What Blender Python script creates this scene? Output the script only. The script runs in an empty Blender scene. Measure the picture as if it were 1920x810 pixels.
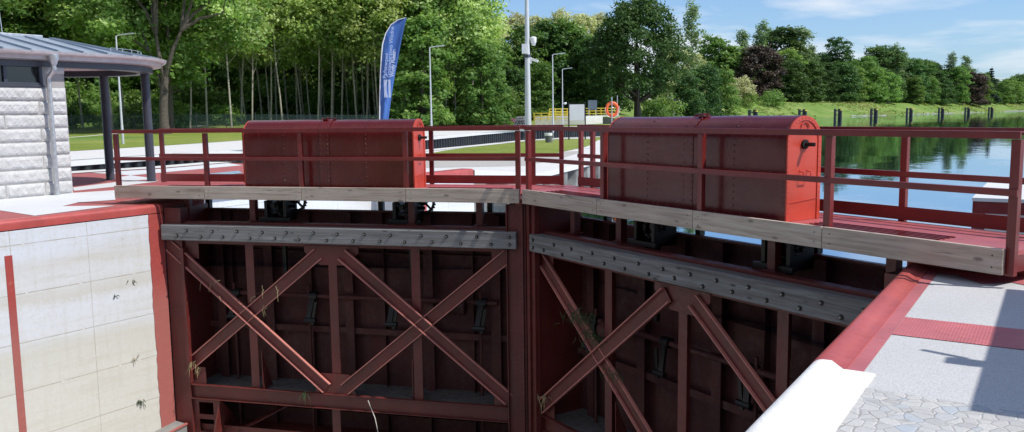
import bpy, bmesh, math, random
import numpy as np
from mathutils import Vector, Matrix
random.seed(11); RNG=np.random.default_rng(5)
S=bpy.context.scene; COL=S.collection
rad=math.radians
SUN_EL=53.0; SUN_AZ=10.0            # azimuth measured from +X towards +Y
# ------------------------------------------------------------------ helpers
def tag(o,label=None,cat=None,group=None,kind=None):
    if label: o['label']=label
    if cat: o['category']=cat
    if group: o['group']=group
    if kind: o['kind']=kind
    return o
def empty(name,loc,rz=0.0,label=None,cat=None,group=None):
    o=bpy.data.objects.new(name,None); COL.objects.link(o); o.location=loc; o.rotation_euler=(0,0,rz)
    o.empty_display_size=.3
    return tag(o,label,cat,group)
def link(name,me,parent=None):
    o=bpy.data.objects.new(name,me); COL.objects.link(o)
    if parent: o.parent=parent
    return o
class MB:
    """collects shapes, links them as ONE mesh object"""
    def __init__(s,tf=None): s.v=[];s.f=[];s.tf=tf
    def add(s,vs,fs):
        b=len(s.v); s.v+=[tuple(s.tf(*p)) if s.tf else tuple(p) for p in vs]; s.f+=[tuple(b+i for i in f) for f in fs]; return s
    def box(s,x0,x1,y0,y1,z0,z1):
        return s.add([(x0,y0,z0),(x1,y0,z0),(x1,y1,z0),(x0,y1,z0),(x0,y0,z1),(x1,y0,z1),(x1,y1,z1),(x0,y1,z1)],
          [(0,3,2,1),(4,5,6,7),(0,1,5,4),(1,2,6,5),(2,3,7,6),(3,0,4,7)])
    def prism(s,poly,off):
        n=len(poly); o=Vector(off)
        vs=[Vector(p) for p in poly]+[Vector(p)+o for p in poly]
        fs=[tuple(range(n)),tuple(range(2*n-1,n-1,-1))]+[(i,(i+1)%n,n+(i+1)%n,n+i) for i in range(n)]
        return s.add([tuple(v) for v in vs],fs)
    def bar(s,p0,p1,w,h,up=(0,0,1)):
        p0=Vector(p0);p1=Vector(p1);d=(p1-p0).normalized();u=Vector(up);r=d.cross(u).normalized();u=r.cross(d)
        c=[r*w/2*a+u*h/2*b for a,b in((-1,-1),(1,-1),(1,1),(-1,1))]
        return s.add([tuple(p0+k) for k in c]+[tuple(p1+k) for k in c],[(0,1,2,3),(7,6,5,4)]+[(i,4+i,4+(i+1)%4,(i+1)%4) for i in range(4)])
    def tube(s,pts,rs,seg=10,cap=True):
        pts=[Vector(p) for p in pts]
        if not isinstance(rs,(list,tuple)): rs=[rs]*len(pts)
        vs=[];fs=[]
        ref=None
        for i,p in enumerate(pts):
            d=(pts[min(i+1,len(pts)-1)]-pts[max(i-1,0)]).normalized()
            if ref is None: ref=Vector((0,0,1)) if abs(d.z)<.9 else Vector((1,0,0))
            a=d.cross(ref).normalized();b=a.cross(d).normalized();ref=b
            for k in range(seg):
                t=2*math.pi*k/seg; vs.append(tuple(p+(a*math.cos(t)+b*math.sin(t))*rs[i]))
        for i in range(len(pts)-1):
            for k in range(seg):
                fs.append((i*seg+k,i*seg+(k+1)%seg,(i+1)*seg+(k+1)%seg,(i+1)*seg+k))
        if cap:
            fs.append(tuple(range(seg-1,-1,-1))); fs.append(tuple((len(pts)-1)*seg+k for k in range(seg)))
        return s.add(vs,fs)
    def dome(s,c,n,r,seg=6):
        c=Vector(c);n=Vector(n).normalized();a=n.orthogonal().normalized();b=n.cross(a)
        vs=[];fs=[]
        for rr,h in((r,0),(r*.75,r*.5)):
            for k in range(seg):
                t=2*math.pi*k/seg; vs.append(tuple(c+(a*math.cos(t)+b*math.sin(t))*rr+n*h))
        vs.append(tuple(c+n*r*.7))
        for k in range(seg):
            k2=(k+1)%seg; fs.append((k,k2,seg+k2,seg+k)); fs.append((seg+k,seg+k2,2*seg))
        return s.add(vs,fs)
    def build(s,name,mat,parent=None,smooth=False,bevel=0,autos=None):
        me=bpy.data.meshes.new(name); me.from_pydata(s.v,[],s.f); me.materials.append(mat)
        bm=bmesh.new(); bm.from_mesh(me); bmesh.ops.recalc_face_normals(bm,faces=bm.faces)
        if smooth or autos:
            lim=rad(autos or 40)
            for f in bm.faces: f.smooth=True
            for e in bm.edges:
                if len(e.link_faces)==2 and e.calc_face_angle(0)>lim: e.smooth=False
        bm.to_mesh(me); bm.free()
        o=link(name,me,parent)
        if bevel:
            m=o.modifiers.new('bevel','BEVEL'); m.width=bevel; m.segments=2; m.limit_method='ANGLE'; m.angle_limit=rad(40)
        return o
# ------------------------------------------------------------------ materials
def new_mat(name):
    m=bpy.data.materials.new(name); m.use_nodes=True; nt=m.node_tree; nt.nodes.clear()
    out=nt.nodes.new('ShaderNodeOutputMaterial'); b=nt.nodes.new('ShaderNodeBsdfPrincipled')
    nt.links.new(b.outputs[0],out.inputs[0]); return m,nt,b,out
def N(nt,t,**k):
    n=nt.nodes.new(t)
    for a,v in k.items():
        if a in('ins',):
            for i,x in v.items(): n.inputs[i].default_value=x
        else: setattr(n,a,v)
    return n
def L(nt,a,b): nt.links.new(a,b)
def noise(nt,vec,scale,detail=4,rough=.55,dist=0):
    n=N(nt,'ShaderNodeTexNoise'); n.inputs['Scale'].default_value=scale; n.inputs['Detail'].default_value=detail
    n.inputs['Roughness'].default_value=rough; n.inputs['Distortion'].default_value=dist
    if vec is not None: L(nt,vec,n.inputs['Vector'])
    return n.outputs['Fac']
def ramp(nt,fac,stops,interp='LINEAR'):
    r=N(nt,'ShaderNodeValToRGB'); r.color_ramp.interpolation=interp; e=r.color_ramp.elements
    while len(e)<len(stops): e.new(.5)
    for i,(p,c) in enumerate(stops):
        e[i].position=p; e[i].color=(c,c,c,1) if isinstance(c,(int,float)) else (*c,1)
    L(nt,fac,r.inputs[0]); return r.outputs[0]
def mixc(nt,fac,a,b,mode='MIX'):
    m=N(nt,'ShaderNodeMix',data_type='RGBA',blend_type=mode)
    for i,x in((0,fac),(6,a),(7,b)):
        if isinstance(x,(int,float)): m.inputs[i].default_value=x
        elif isinstance(x,tuple): m.inputs[i].default_value=(*x,1)
        else: L(nt,x,m.inputs[i])
    return m.outputs[2]
def math_(nt,op,a,b=None,clamp=False):
    m=N(nt,'ShaderNodeMath',operation=op,use_clamp=clamp)
    for i,x in((0,a),(1,b)):
        if x is None: continue
        if isinstance(x,(int,float)): m.inputs[i].default_value=x
        else: L(nt,x,m.inputs[i])
    return m.outputs[0]
def coords(nt,kind='Object',scale=None):
    t=N(nt,'ShaderNodeTexCoord'); v=t.outputs[kind]
    if scale:
        m=N(nt,'ShaderNodeMapping'); m.inputs['Scale'].default_value=scale; L(nt,v,m.inputs['Vector']); v=m.outputs[0]
    return v
def wpos(nt): return N(nt,'ShaderNodeNewGeometry').outputs['Position']
def bump(nt,h,b,strength=.3,dist=.02):
    n=N(nt,'ShaderNodeBump'); n.inputs['Strength'].default_value=strength; n.inputs['Distance'].default_value=dist
    L(nt,h,n.inputs['Height']); L(nt,n.outputs[0],b.inputs['Normal'])
def plain(name,col,rough=.5,metal=0,var=.15,scale=3,bmp=0,bscale=30,spec=.5,coat=0):
    m,nt,b,o=new_mat(name); v=coords(nt)
    n=noise(nt,v,scale,5)
    lo=tuple(c*(1-var) for c in col); hi=tuple(min(1,c*(1+var)) for c in col)
    L(nt,ramp(nt,n,[(.3,lo),(.7,hi)]),b.inputs['Base Color'])
    b.inputs['Roughness'].default_value=rough; b.inputs['Metallic'].default_value=metal
    b.inputs['Specular IOR Level'].default_value=spec; b.inputs['Coat Weight'].default_value=coat
    if bmp: bump(nt,noise(nt,v,bscale,4),b,bmp)
    return m
def red_paint(name,col=(.30,.022,.02),rough=.32,coat=.3,dirt=.25,low=False,var=.2,ripple=.0,spec=.5):
    m,nt,b,o=new_mat(name); v=coords(nt); b.inputs['Specular IOR Level'].default_value=spec
    n1=noise(nt,v,1.3,6,.6); n2=noise(nt,v,9,6,.65)
    c=ramp(nt,n1,[(.3,tuple(x*(1-var) for x in col)),(.7,tuple(x*(1+var) for x in col))])
    d=ramp(nt,n2,[(.55,0.0),(.75,1.0)])
    c=mixc(nt,math_(nt,'MULTIPLY',d,dirt),c,(.12,.06,.05))
    ms=N(nt,'ShaderNodeMapping'); ms.inputs['Scale'].default_value=(5,5,.5); L(nt,v,ms.inputs[0])
    sk=ramp(nt,noise(nt,ms.outputs[0],1.8,6,.7),[(.5,0.0),(.75,1.0)])
    c=mixc(nt,math_(nt,'MULTIPLY',sk,.06 if low else .2),c,tuple(min(1,x*1.1+.05) for x in col))
    if low:      # below the waterline: silt, drips and faded paint
        p=wpos(nt); sx=N(nt,'ShaderNodeSeparateXYZ'); L(nt,p,sx.inputs[0])
        z=math_(nt,'ADD',sx.outputs[2],math_(nt,'MULTIPLY',n1,.5))
        wet=N(nt,'ShaderNodeMapRange'); wet.inputs[1].default_value=-.8; wet.inputs[2].default_value=-4.2; L(nt,z,wet.inputs[0])
        mp=N(nt,'ShaderNodeMapping'); mp.inputs['Scale'].default_value=(6,6,.7); L(nt,v,mp.inputs[0])
        st=ramp(nt,noise(nt,mp.outputs[0],1.5,6,.65),[(.45,0.0),(.72,1.0)])
        c=mixc(nt,math_(nt,'MULTIPLY',math_(nt,'ADD',math_(nt,'MULTIPLY',st,.45),math_(nt,'MULTIPLY',wet.outputs[0],.2)),.8),c,(.075,.04,.033))
    L(nt,c,b.inputs['Base Color'])
    L(nt,ramp(nt,n2,[(.3,rough*.8),(.75,min(1,rough*1.5))]),b.inputs['Roughness'])
    b.inputs['Coat Weight'].default_value=coat; b.inputs['Coat Roughness'].default_value=.12
    h=math_(nt,'ADD',math_(nt,'MULTIPLY',noise(nt,v,60,3),.15),math_(nt,'MULTIPLY',noise(nt,v,2.2,2),ripple))
    bump(nt,h,b,.35,.01+ripple*.01)
    return m
def wood(name,c0,c1,dark,grain=(1.2,24,24),rough=.75,knots=True,sep=.0):
    m,nt,b,o=new_mat(name)
    inf=N(nt,'ShaderNodeObjectInfo'); t=N(nt,'ShaderNodeTexCoord')
    va=N(nt,'ShaderNodeVectorMath',operation='ADD'); L(nt,t.outputs['Object'],va.inputs[0])
    cx=N(nt,'ShaderNodeCombineXYZ'); L(nt,math_(nt,'MULTIPLY',inf.outputs['Random'],37.0),cx.inputs[0]); L(nt,cx.outputs[0],va.inputs[1])
    mp=N(nt,'ShaderNodeMapping'); mp.inputs['Scale'].default_value=grain; L(nt,va.outputs[0],mp.inputs[0])
    g=noise(nt,mp.outputs[0],1,7,.62,.6); big=noise(nt,va.outputs[0],1.1,5,.6)
    c=ramp(nt,g,[(.28,dark),(.46,c0),(.68,c1)])
    c=mixc(nt,ramp(nt,big,[(.35,.0),(.75,.55)]),c,tuple(x*.62 for x in c0))
    if knots:
        mk=N(nt,'ShaderNodeMapping'); mk.inputs['Scale'].default_value=(2.6,6.5,6.5); L(nt,va.outputs[0],mk.inputs[0])
        vo=N(nt,'ShaderNodeTexVoronoi'); vo.inputs['Scale'].default_value=1.0; L(nt,mk.outputs[0],vo.inputs[0])
        k=ramp(nt,vo.outputs['Distance'],[(.07,1.0),(.17,0.0)])
        c=mixc(nt,math_(nt,'MULTIPLY',k,.85),c,tuple(x*.35 for x in dark))
    mr=N(nt,'ShaderNodeMapping'); mr.inputs['Scale'].default_value=(.9,14,14); L(nt,va.outputs[0],mr.inputs[0])
    ck=ramp(nt,noise(nt,mr.outputs[0],1,5,.7,1.2),[(.62,0.0),(.66,1.0)])
    c=mixc(nt,math_(nt,'MULTIPLY',ck,.7),c,tuple(x*.25 for x in dark))
    c=mixc(nt,.25,c,mixc(nt,inf.outputs['Random'],tuple(x*.8 for x in c0),tuple(min(1,x*1.1) for x in c1)))
    L(nt,c,b.inputs['Base Color']); b.inputs['Roughness'].default_value=rough; b.inputs['Specular IOR Level'].default_value=.3
    bump(nt,math_(nt,'SUBTRACT',g,ck),b,.5,.006)
    return m
M={}
M['hood']=red_paint('hood_red',(.098,.010,.010),.24,.25,.04,ripple=.6,spec=.35)
M['hood_end']=red_paint('sunlit_hood_end_red',(.52,.06,.034),.35,.2,.16)  # brighter copy of the hood red, sunlight on the ends put into the colour
M['rail']=red_paint('rail_red',(.16,.015,.0145),.36,.2,.18)
M['deck']=None
M['gate']=red_paint('gate_red',(.115,.014,.0125),.42,.0,.3,low=True,var=.3)
M['skin']=red_paint('shaded_skin_red',(.062,.009,.009),.65,.0,.3,low=True,var=.3)  # darkened gate red: shade inside the leaf is painted into these parts
M['rim']=red_paint('rim_red',(.40,.075,.066),.36,.1,.18)
M['rim2']=red_paint('faded_red_paint',(.40,.115,.125),.5,.0,.22)
M['redstone']=None
M['fascia']=wood('fascia_pine',(.43,.35,.285),(.60,.52,.445),(.15,.10,.07))
M['fender']=wood('fender_oak',(.16,.155,.15),(.30,.30,.305),(.035,.03,.028),grain=(.9,18,18))
M['lip']=red_paint('sunlit_worn_lip_red',(.46,.17,.14),.5,.0,.3)  # worn red made paler still, sun on the brace edges painted in
M['bolt_dark']=plain('bolt_dark',(.03,.028,.027),.55,.6)
M['nut']=plain('galvanised_nut',(.34,.33,.31),.4,.8)
M['black']=plain('black_grease',(.012,.012,.012),.45,.3)
M['hole']=plain('dark_void',(.008,.007,.007),.9)
M['galv']=plain('galvanised',(.52,.54,.56),.38,.7,var=.18,scale=12)
M['pole']=plain('pole_aluminium',(.58,.59,.60),.42,.35,var=.06)
M['white']=plain('white_plastic',(.78,.78,.77),.35,0,var=.04)
M['lightgrey']=plain('light_grey_box',(.55,.57,.60),.4,0,var=.05)
M['anth']=plain('anthracite',(.045,.05,.068),.38,.0,var=.15)
M['anth_dark']=plain('anthracite_dark',(.03,.032,.042),.45,.0,var=.15)
M['yellow']=plain('yellow_paint',(.68,.52,.06),.45,var=.1)
M['orange']=plain('orange_plastic',(.80,.13,.03),.4,var=.06)
M['pink']=plain('plum_paint',(.26,.08,.14),.55)
M['tarp']=plain('blue_tarp',(.2,.3,.5),.5)
M['sand']=plain('silt_grey',(.085,.08,.078),.85,var=.35,scale=6)
M['binmat']=plain('bin_grey',(.10,.11,.12),.5)
M['soffit']=plain('soffit_white',(.74,.66,.65),.6,var=.04)
M['dryweed']=plain('dry_weed',(.30,.25,.13),.9,var=.3)
M['greenweed']=plain('green_weed',(.035,.06,.02),.9,var=.4)
M['rope']=plain('pale_rope',(.6,.56,.5),.8)
# walkway plate: raised tear pattern, scuffed
def m_deck(name,col,scale=22,rough=.42,bs=.6):
    m,nt,b,o=new_mat(name); v=coords(nt)
    c=ramp(nt,noise(nt,v,3,6,.65),[(.3,tuple(x*.8 for x in col)),(.7,tuple(min(1,x*1.2) for x in col))])
    w=N(nt,'ShaderNodeTexWave',bands_direction='DIAGONAL'); w.inputs['Scale'].default_value=scale; w.inputs['Distortion'].default_value=0; L(nt,v,w.inputs[0])
    mp=N(nt,'ShaderNodeMapping'); mp.inputs['Scale'].default_value=(1,-1,1); L(nt,v,mp.inputs[0])
    w2=N(nt,'ShaderNodeTexWave',bands_direction='DIAGONAL'); w2.inputs['Scale'].default_value=scale; w2.inputs['Distortion'].default_value=0; L(nt,mp.outputs[0],w2.inputs[0])
    h=math_(nt,'MAXIMUM',ramp(nt,w.outputs['Fac'],[(.6,0.0),(.9,1.0)]),ramp(nt,w2.outputs['Fac'],[(.6,0.0),(.9,1.0)]))
    c=mixc(nt,math_(nt,'MULTIPLY',h,.25),c,tuple(min(1,x*1.7+.03) for x in col))
    L(nt,c,b.inputs['Base Color']); b.inputs['Roughness'].default_value=rough
    bump(nt,h,b,bs,.004); return m
M['deck']=m_deck('deck_plate',(.36,.085,.09),30,.38)
M['tactile']=m_deck('tread_plate',(.42,.105,.115),14,.45,.9)
def m_granite(name,col,spk=.35,slab=None,rough=.7,sc=140):
    m,nt,b,o=new_mat(name); p=wpos(nt)
    n=noise(nt,p,sc,3,.7); big=noise(nt,p,.8,5,.6)
    c=ramp(nt,n,[(.33,tuple(x*(1-spk) for x in col)),(.5,col),(.72,tuple(min(1,x*1.15) for x in col))])
    c=mixc(nt,ramp(nt,big,[(.4,.0),(.8,.25)]),c,tuple(x*.7 for x in col))
    if slab:
        br=N(nt,'ShaderNodeTexBrick'); br.offset=.5; br.inputs['Scale'].default_value=1; br.inputs['Mortar Size'].default_value=.012
        br.inputs['Brick Width'].default_value=slab[0]; br.inputs['Row Height'].default_value=slab[1]; br.inputs['Mortar Smooth'].default_value=.1
        L(nt,p,br.inputs[0]); f=br.outputs['Fac']
        c=mixc(nt,math_(nt,'MULTIPLY',f,.5),c,tuple(x*.4 for x in col))
    L(nt,c,b.inputs['Base Color']); b.inputs['Roughness'].default_value=rough; b.inputs['Specular IOR Level'].default_value=.3
    bump(nt,n,b,.15,.003); return m
M['granite']=m_granite('white_granite',(.49,.492,.50),.34,sc=95)
M['granite_w']=m_granite('white_granite_far',(.60,.61,.62),.2)
M['redstone']=m_granite('red_paving',(.36,.105,.10),.22)
M['apron']=m_granite('pale_concrete_apron',(.60,.59,.57),.1)
M['gravel']=m_granite('grey_gravel',(.42,.40,.37),.35)
def m_cobble():
    m,nt,b,o=new_mat('granite_crazy_paving'); p=wpos(nt)
    w=N(nt,'ShaderNodeVectorMath',operation='ADD'); nz=N(nt,'ShaderNodeTexNoise'); nz.inputs['Scale'].default_value=2.2; L(nt,p,nz.inputs['Vector'])
    sc=N(nt,'ShaderNodeVectorMath',operation='SCALE'); sc.inputs['Scale'].default_value=.22; L(nt,nz.outputs['Color'],sc.inputs[0])
    L(nt,p,w.inputs[0]); L(nt,sc.outputs[0],w.inputs[1])
    vo=N(nt,'ShaderNodeTexVoronoi',feature='DISTANCE_TO_EDGE'); vo.inputs['Scale'].default_value=13; vo.inputs['Randomness'].default_value=.9; L(nt,w.outputs[0],vo.inputs[0])
    vc=N(nt,'ShaderNodeTexVoronoi'); vc.inputs['Scale'].default_value=13; vc.inputs['Randomness'].default_value=.9; L(nt,w.outputs[0],vc.inputs[0])
    sh=N(nt,'ShaderNodeSeparateColor'); L(nt,vc.outputs['Color'],sh.inputs[0])
    c=ramp(nt,sh.outputs[0],[(0,(.38,.38,.38)),(.5,(.50,.50,.49)),(.8,(.45,.45,.45)),(1,(.38,.43,.48))])
    n=noise(nt,p,120,3,.7); c=mixc(nt,ramp(nt,n,[(.35,.35),(.6,0.0)]),c,(.25,.25,.25))
    gap=ramp(nt,vo.outputs['Distance'],[(.008,1.0),(.035,0.0)])
    gp=math_(nt,'MULTIPLY',gap,ramp(nt,noise(nt,p,7,4),[(.43,.06),(.66,.75)]))
    c=mixc(nt,gp,c,(.17,.13,.085))
    L(nt,c,b.inputs['Base Color']); b.inputs['Roughness'].default_value=.75
    h=math_(nt,'ADD',ramp(nt,vo.outputs['Distance'],[(.0,0.0),(.10,1.0)]),math_(nt,'MULTIPLY',noise(nt,p,30,4),.5))
    bump(nt,h,b,.45,.012); return m
M['cobble']=m_cobble()
def m_wallconc():
    m,nt,b,o=new_mat('chamber_concrete'); p=wpos(nt); sx=N(nt,'ShaderNodeSeparateXYZ'); L(nt,p,sx.inputs[0])
    y,z=sx.outputs[1],sx.outputs[2]
    big=noise(nt,p,1.4,6,.62); fine=noise(nt,p,16,6,.7)
    zz=math_(nt,'ADD',z,math_(nt,'MULTIPLY',math_(nt,'SUBTRACT',big,.5),.28))
    zz=math_(nt,'ADD',zz,math_(nt,'MULTIPLY',math_(nt,'SUBTRACT',fine,.5),.22))
    mr=N(nt,'ShaderNodeMapRange'); mr.inputs[1].default_value=-.3; mr.inputs[2].default_value=-5.2; L(nt,zz,mr.inputs[0])
    wht=(.60,.63,.69); bei=(.62,.60,.52)
    c=ramp(nt,mr.outputs[0],[(0,wht),(.13,wht),(.185,(.57,.57,.57)),(.245,(.60,.615,.64)),(.30,(.54,.53,.50)),(.335,(.61,.63,.67)),(.45,(.60,.615,.64)),(.485,(.555,.545,.50)),(.6,(.585,.575,.53)),(.9,(.57,.56,.515)),(1,(.55,.54,.5))])
    c=mixc(nt,ramp(nt,fine,[(.48,0.0),(.75,.45)]),c,(.50,.47,.40))
    # formwork joints
    t=math_(nt,'FRACT',math_(nt,'DIVIDE',math_(nt,'ADD',z,.35),.84))
    jl=math_(nt,'LESS_THAN',math_(nt,'ABSOLUTE',math_(nt,'SUBTRACT',t,.5)),.010)
    t2=math_(nt,'FRACT',math_(nt,'DIVIDE',math_(nt,'ADD',y,3.76+.675),1.35))
    jv=math_(nt,'LESS_THAN',math_(nt,'ABSOLUTE',math_(nt,'SUBTRACT',t2,.5)),.0045)
    j=math_(nt,'MAXIMUM',jl,jv)
    j=math_(nt,'MULTIPLY',j,ramp(nt,noise(nt,p,5,4),[(.3,.45),(.6,1.0)]))
    c=mixc(nt,math_(nt,'MULTIPLY',j,.8),c,(.33,.30,.25))
    # dark scuffs and weed specks
    sp=ramp(nt,noise(nt,p,7,8,.8),[(.64,0.0),(.70,1.0)])
    c=mixc(nt,math_(nt,'MULTIPLY',sp,.6),c,(.2,.18,.14))
    mp=N(nt,'ShaderNodeMapping'); mp.inputs['Scale'].default_value=(1,7,.5); L(nt,p,mp.inputs[0])
    dr=ramp(nt,noise(nt,mp.outputs[0],1.2,5,.65),[(.5,0.0),(.75,.28)])
    c=mixc(nt,dr,c,(.44,.42,.36))
    vo=N(nt,'ShaderNodeTexVoronoi'); vo.inputs['Scale'].default_value=15; L(nt,p,vo.inputs[0])
    c=mixc(nt,ramp(nt,vo.outputs['Distance'],[(.05,.6),(.11,0.0)]),c,(.3,.28,.24))
    mh=N(nt,'ShaderNodeMapping'); mh.inputs['Scale'].default_value=(1,.35,5); L(nt,p,mh.inputs[0])
    c=mixc(nt,ramp(nt,noise(nt,mh.outputs[0],1.3,7,.7),[(.5,0.0),(.72,.5)]),c,(.47,.445,.375))
    L(nt,c,b.inputs['Base Color']); b.inputs['Roughness'].default_value=.8; b.inputs['Specular IOR Level'].default_value=.25
    bump(nt,math_(nt,'SUBTRACT',math_(nt,'ADD',fine,math_(nt,'MULTIPLY',big,.5)),j),b,.3,.012); return m
M['wall']=m_wallconc()
def m_rough_rim():
    m,nt,b,o=new_mat('scraped_red_strip'); p=wpos(nt)
    n=noise(nt,p,9,7,.7); n2=noise(nt,p,2,4)
    c=ramp(nt,n,[(.3,(.30,.05,.045)),(.6,(.36,.055,.045)),(.75,(.42,.16,.14))])
    sx=N(nt,'ShaderNodeSeparateXYZ'); L(nt,p,sx.inputs[0])
    mr=N(nt,'ShaderNodeMapRange'); mr.inputs[1].default_value=-1.0; mr.inputs[2].default_value=-2.0; L(nt,math_(nt,'ADD',sx.outputs[2],n2),mr.inputs[0])
    c=mixc(nt,math_(nt,'MULTIPLY',mr.outputs[0],.55),c,(.36,.15,.13))
    L(nt,c,b.inputs['Base Color']); b.inputs['Roughness'].default_value=.65; bump(nt,n,b,.6,.015); return m
M['rimrough']=m_rough_rim()
def m_grass(name,c0,c1,c2,sc=.4):
    m,nt,b,o=new_mat(name); p=wpos(nt)
    n=noise(nt,p,sc,7,.7); f=noise(nt,p,9,4,.7); g=noise(nt,p,.06,4,.6)
    c=ramp(nt,n,[(.3,c0),(.55,c1),(.75,c2)])
    c=mixc(nt,ramp(nt,f,[(.35,.6),(.65,0.0)]),c,tuple(x*.5 for x in c0))
    c=mixc(nt,ramp(nt,g,[(.45,0.0),(.7,.5)]),c,c2)
    L(nt,c,b.inputs['Base Color']); b.inputs['Roughness'].default_value=.85; b.inputs['Specular IOR Level'].default_value=.15
    bump(nt,math_(nt,'ADD',f,n),b,.8,.12); return m
M['lawn']=m_grass('lawn_grass',(.17,.235,.04),(.25,.31,.06),(.33,.35,.11),.35)
M['bank']=m_grass('bank_grass',(.11,.21,.04),(.19,.30,.06),(.30,.31,.12),.13)
def m_piles():
    m,nt,b,o=new_mat('sheet_pile_steel'); p=wpos(nt)
    mp=N(nt,'ShaderNodeMapping'); mp.inputs['Scale'].default_value=(3,3,.5); L(nt,p,mp.inputs[0])
    n=noise(nt,mp.outputs[0],1.2,6,.7)
    L(nt,ramp(nt,n,[(.35,(.008,.008,.009)),(.6,(.022,.021,.022)),(.78,(.10,.10,.095))]),b.inputs['Base Color'])
    b.inputs['Roughness'].default_value=.5; return m
M['piles']=m_piles()
def m_water():
    m,nt,b,o=new_mat('canal_water'); p=wpos(nt)
    b.inputs['Base Color'].default_value=(.012,.03,.026,1); b.inputs['Roughness'].default_value=.03
    b.inputs['IOR'].default_value=1.75; b.inputs['Specular IOR Level'].default_value=.75
    mp=N(nt,'ShaderNodeMapping'); mp.inputs['Scale'].default_value=(.8,.35,1); mp.inputs['Rotation'].default_value=(0,0,rad(-25)); L(nt,p,mp.inputs[0])
    big=noise(nt,p,.018,3,.6,1.0)
    h=math_(nt,'ADD',noise(nt,mp.outputs[0],1.6,4,.55,.4),math_(nt,'MULTIPLY',noise(nt,mp.outputs[0],.35,2),1.2))
    calm=ramp(nt,big,[(.42,.25),(.62,1.0)])
    bump(nt,math_(nt,'MULTIPLY',h,calm),b,.22,.05)
    g=N(nt,'ShaderNodeBsdfGlossy'); g.inputs['Color'].default_value=(.74,.86,1,1); g.inputs['Roughness'].default_value=.02
    L(nt,b.inputs['Normal'].links[0].from_socket,g.inputs['Normal'])
    mx=N(nt,'ShaderNodeMixShader'); mx.inputs[0].default_value=.66; L(nt,b.outputs[0],mx.inputs[1]); L(nt,g.outputs[0],mx.inputs[2]); L(nt,mx.outputs[0],o.inputs[0]); return m
M['water']=m_water()
def m_stone():
    m,nt,b,o=new_mat('rock_faced_granite'); p=coords(nt)
    n=noise(nt,p,6,7,.65); f=noise(nt,p,60,3,.7)
    c=ramp(nt,n,[(.3,(.42,.42,.42)),(.55,(.52,.52,.52)),(.75,(.59,.59,.585))])
    c=mixc(nt,ramp(nt,f,[(.4,.25),(.6,0.0)]),c,(.3,.3,.3)); c=mixc(nt,ramp(nt,noise(nt,p,2,3),[(.62,0.0),(.8,.2)]),c,(.62,.55,.42))
    L(nt,c,b.inputs['Base Color']); b.inputs['Roughness'].default_value=.8
    bump(nt,math_(nt,'ADD',n,math_(nt,'MULTIPLY',f,.2)),b,.45,.02); return m
M['stone']=m_stone()
M['mortar']=plain('mortar',(.3,.29,.28),.9)
M['zinc']=plain('zinc_roof',(.30,.36,.43),.36,.45,var=.1,scale=2)
M['zinc_lip']=plain('zinc_gutter',(.46,.41,.41),.38,.3,var=.12,scale=6)
M['glass']=plain('dark_glass',(.012,.016,.018),.06,0,var=.1,spec=.8)
M['rock']=m_granite('riprap_stone',(.42,.41,.38),.3)
M['pilewood']=plain('dolphin_steel',(.018,.02,.026),.5,var=.3)
M['log']=plain('stacked_pipe_grey',(.2,.2,.2),.7,var=.4)
M['conc']=plain('pale_concrete',(.58,.57,.54),.8,var=.12,bmp=.2)
M['conc_dk']=plain('grey_concrete',(.22,.22,.21),.85,var=.2,bmp=.2)
M['floor']=plain('chamber_floor_silt',(.30,.31,.30),.6,var=.3)
M['flag']=plain('flag_blue',(.05,.14,.42),.6,var=.05,scale=1)
M['flagtxt']=plain('flag_white',(.48,.56,.74),.6,var=.02)
M['letters']=plain('dark_letters',(.02,.006,.006),.6)
M['fence']=None
def m_leaf(name,dark,mid,light,trans=.42,hue=.03):
    m,nt,b,o=new_mat(name)
    a=N(nt,'ShaderNodeAttribute',attribute_name='tint'); inf=N(nt,'ShaderNodeObjectInfo')
    c=ramp(nt,a.outputs['Fac'],[(0,dark),(.5,mid),(1,light)])
    hs=N(nt,'ShaderNodeHueSaturation'); L(nt,c,hs.inputs['Color'])
    L(nt,math_(nt,'ADD',.5-hue/2,math_(nt,'MULTIPLY',inf.outputs['Random'],hue)),hs.inputs['Hue'])
    r2=math_(nt,'FRACT',math_(nt,'MULTIPLY',inf.outputs['Random'],7.31))
    L(nt,math_(nt,'ADD',.8,math_(nt,'MULTIPLY',r2,.4)),hs.inputs['Value'])
    L(nt,hs.outputs[0],b.inputs['Base Color']); b.inputs['Roughness'].default_value=.5; b.inputs['Specular IOR Level'].default_value=.25
    t=N(nt,'ShaderNodeBsdfTranslucent'); L(nt,mixc(nt,.5,hs.outputs[0],mixc(nt,1.0,hs.outputs[0],(1.5,1.6,.5),'MULTIPLY')),t.inputs[0])
    mx=N(nt,'ShaderNodeMixShader'); mx.inputs[0].default_value=trans; L(nt,b.outputs[0],mx.inputs[1]); L(nt,t.outputs[0],mx.inputs[2]); L(nt,mx.outputs[0],o.inputs[0])
    return m
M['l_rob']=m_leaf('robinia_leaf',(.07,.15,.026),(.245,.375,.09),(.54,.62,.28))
M['l_dark']=m_leaf('dark_leaf',(.020,.052,.015),(.052,.115,.028),(.115,.195,.05),.3)
M['l_mid']=m_leaf('mid_leaf',(.04,.10,.022),(.105,.20,.044),(.22,.32,.09))
M['l_light']=m_leaf('light_leaf',(.06,.13,.026),(.15,.26,.06),(.27,.37,.11))
M['l_pale']=m_leaf('pale_blossom_leaf',(.20,.25,.10),(.44,.47,.22),(.68,.66,.42),.3)
M['l_birch']=m_leaf('birch_leaf',(.09,.145,.065),(.19,.27,.12),(.32,.38,.20),.3)
M['l_copper']=m_leaf('copper_leaf',(.014,.014,.010),(.045,.032,.024),(.09,.062,.045),.15,.01)
M['l_fir']=m_leaf('fir_needle',(.008,.022,.014),(.016,.038,.024),(.03,.06,.038),.1)
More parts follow.
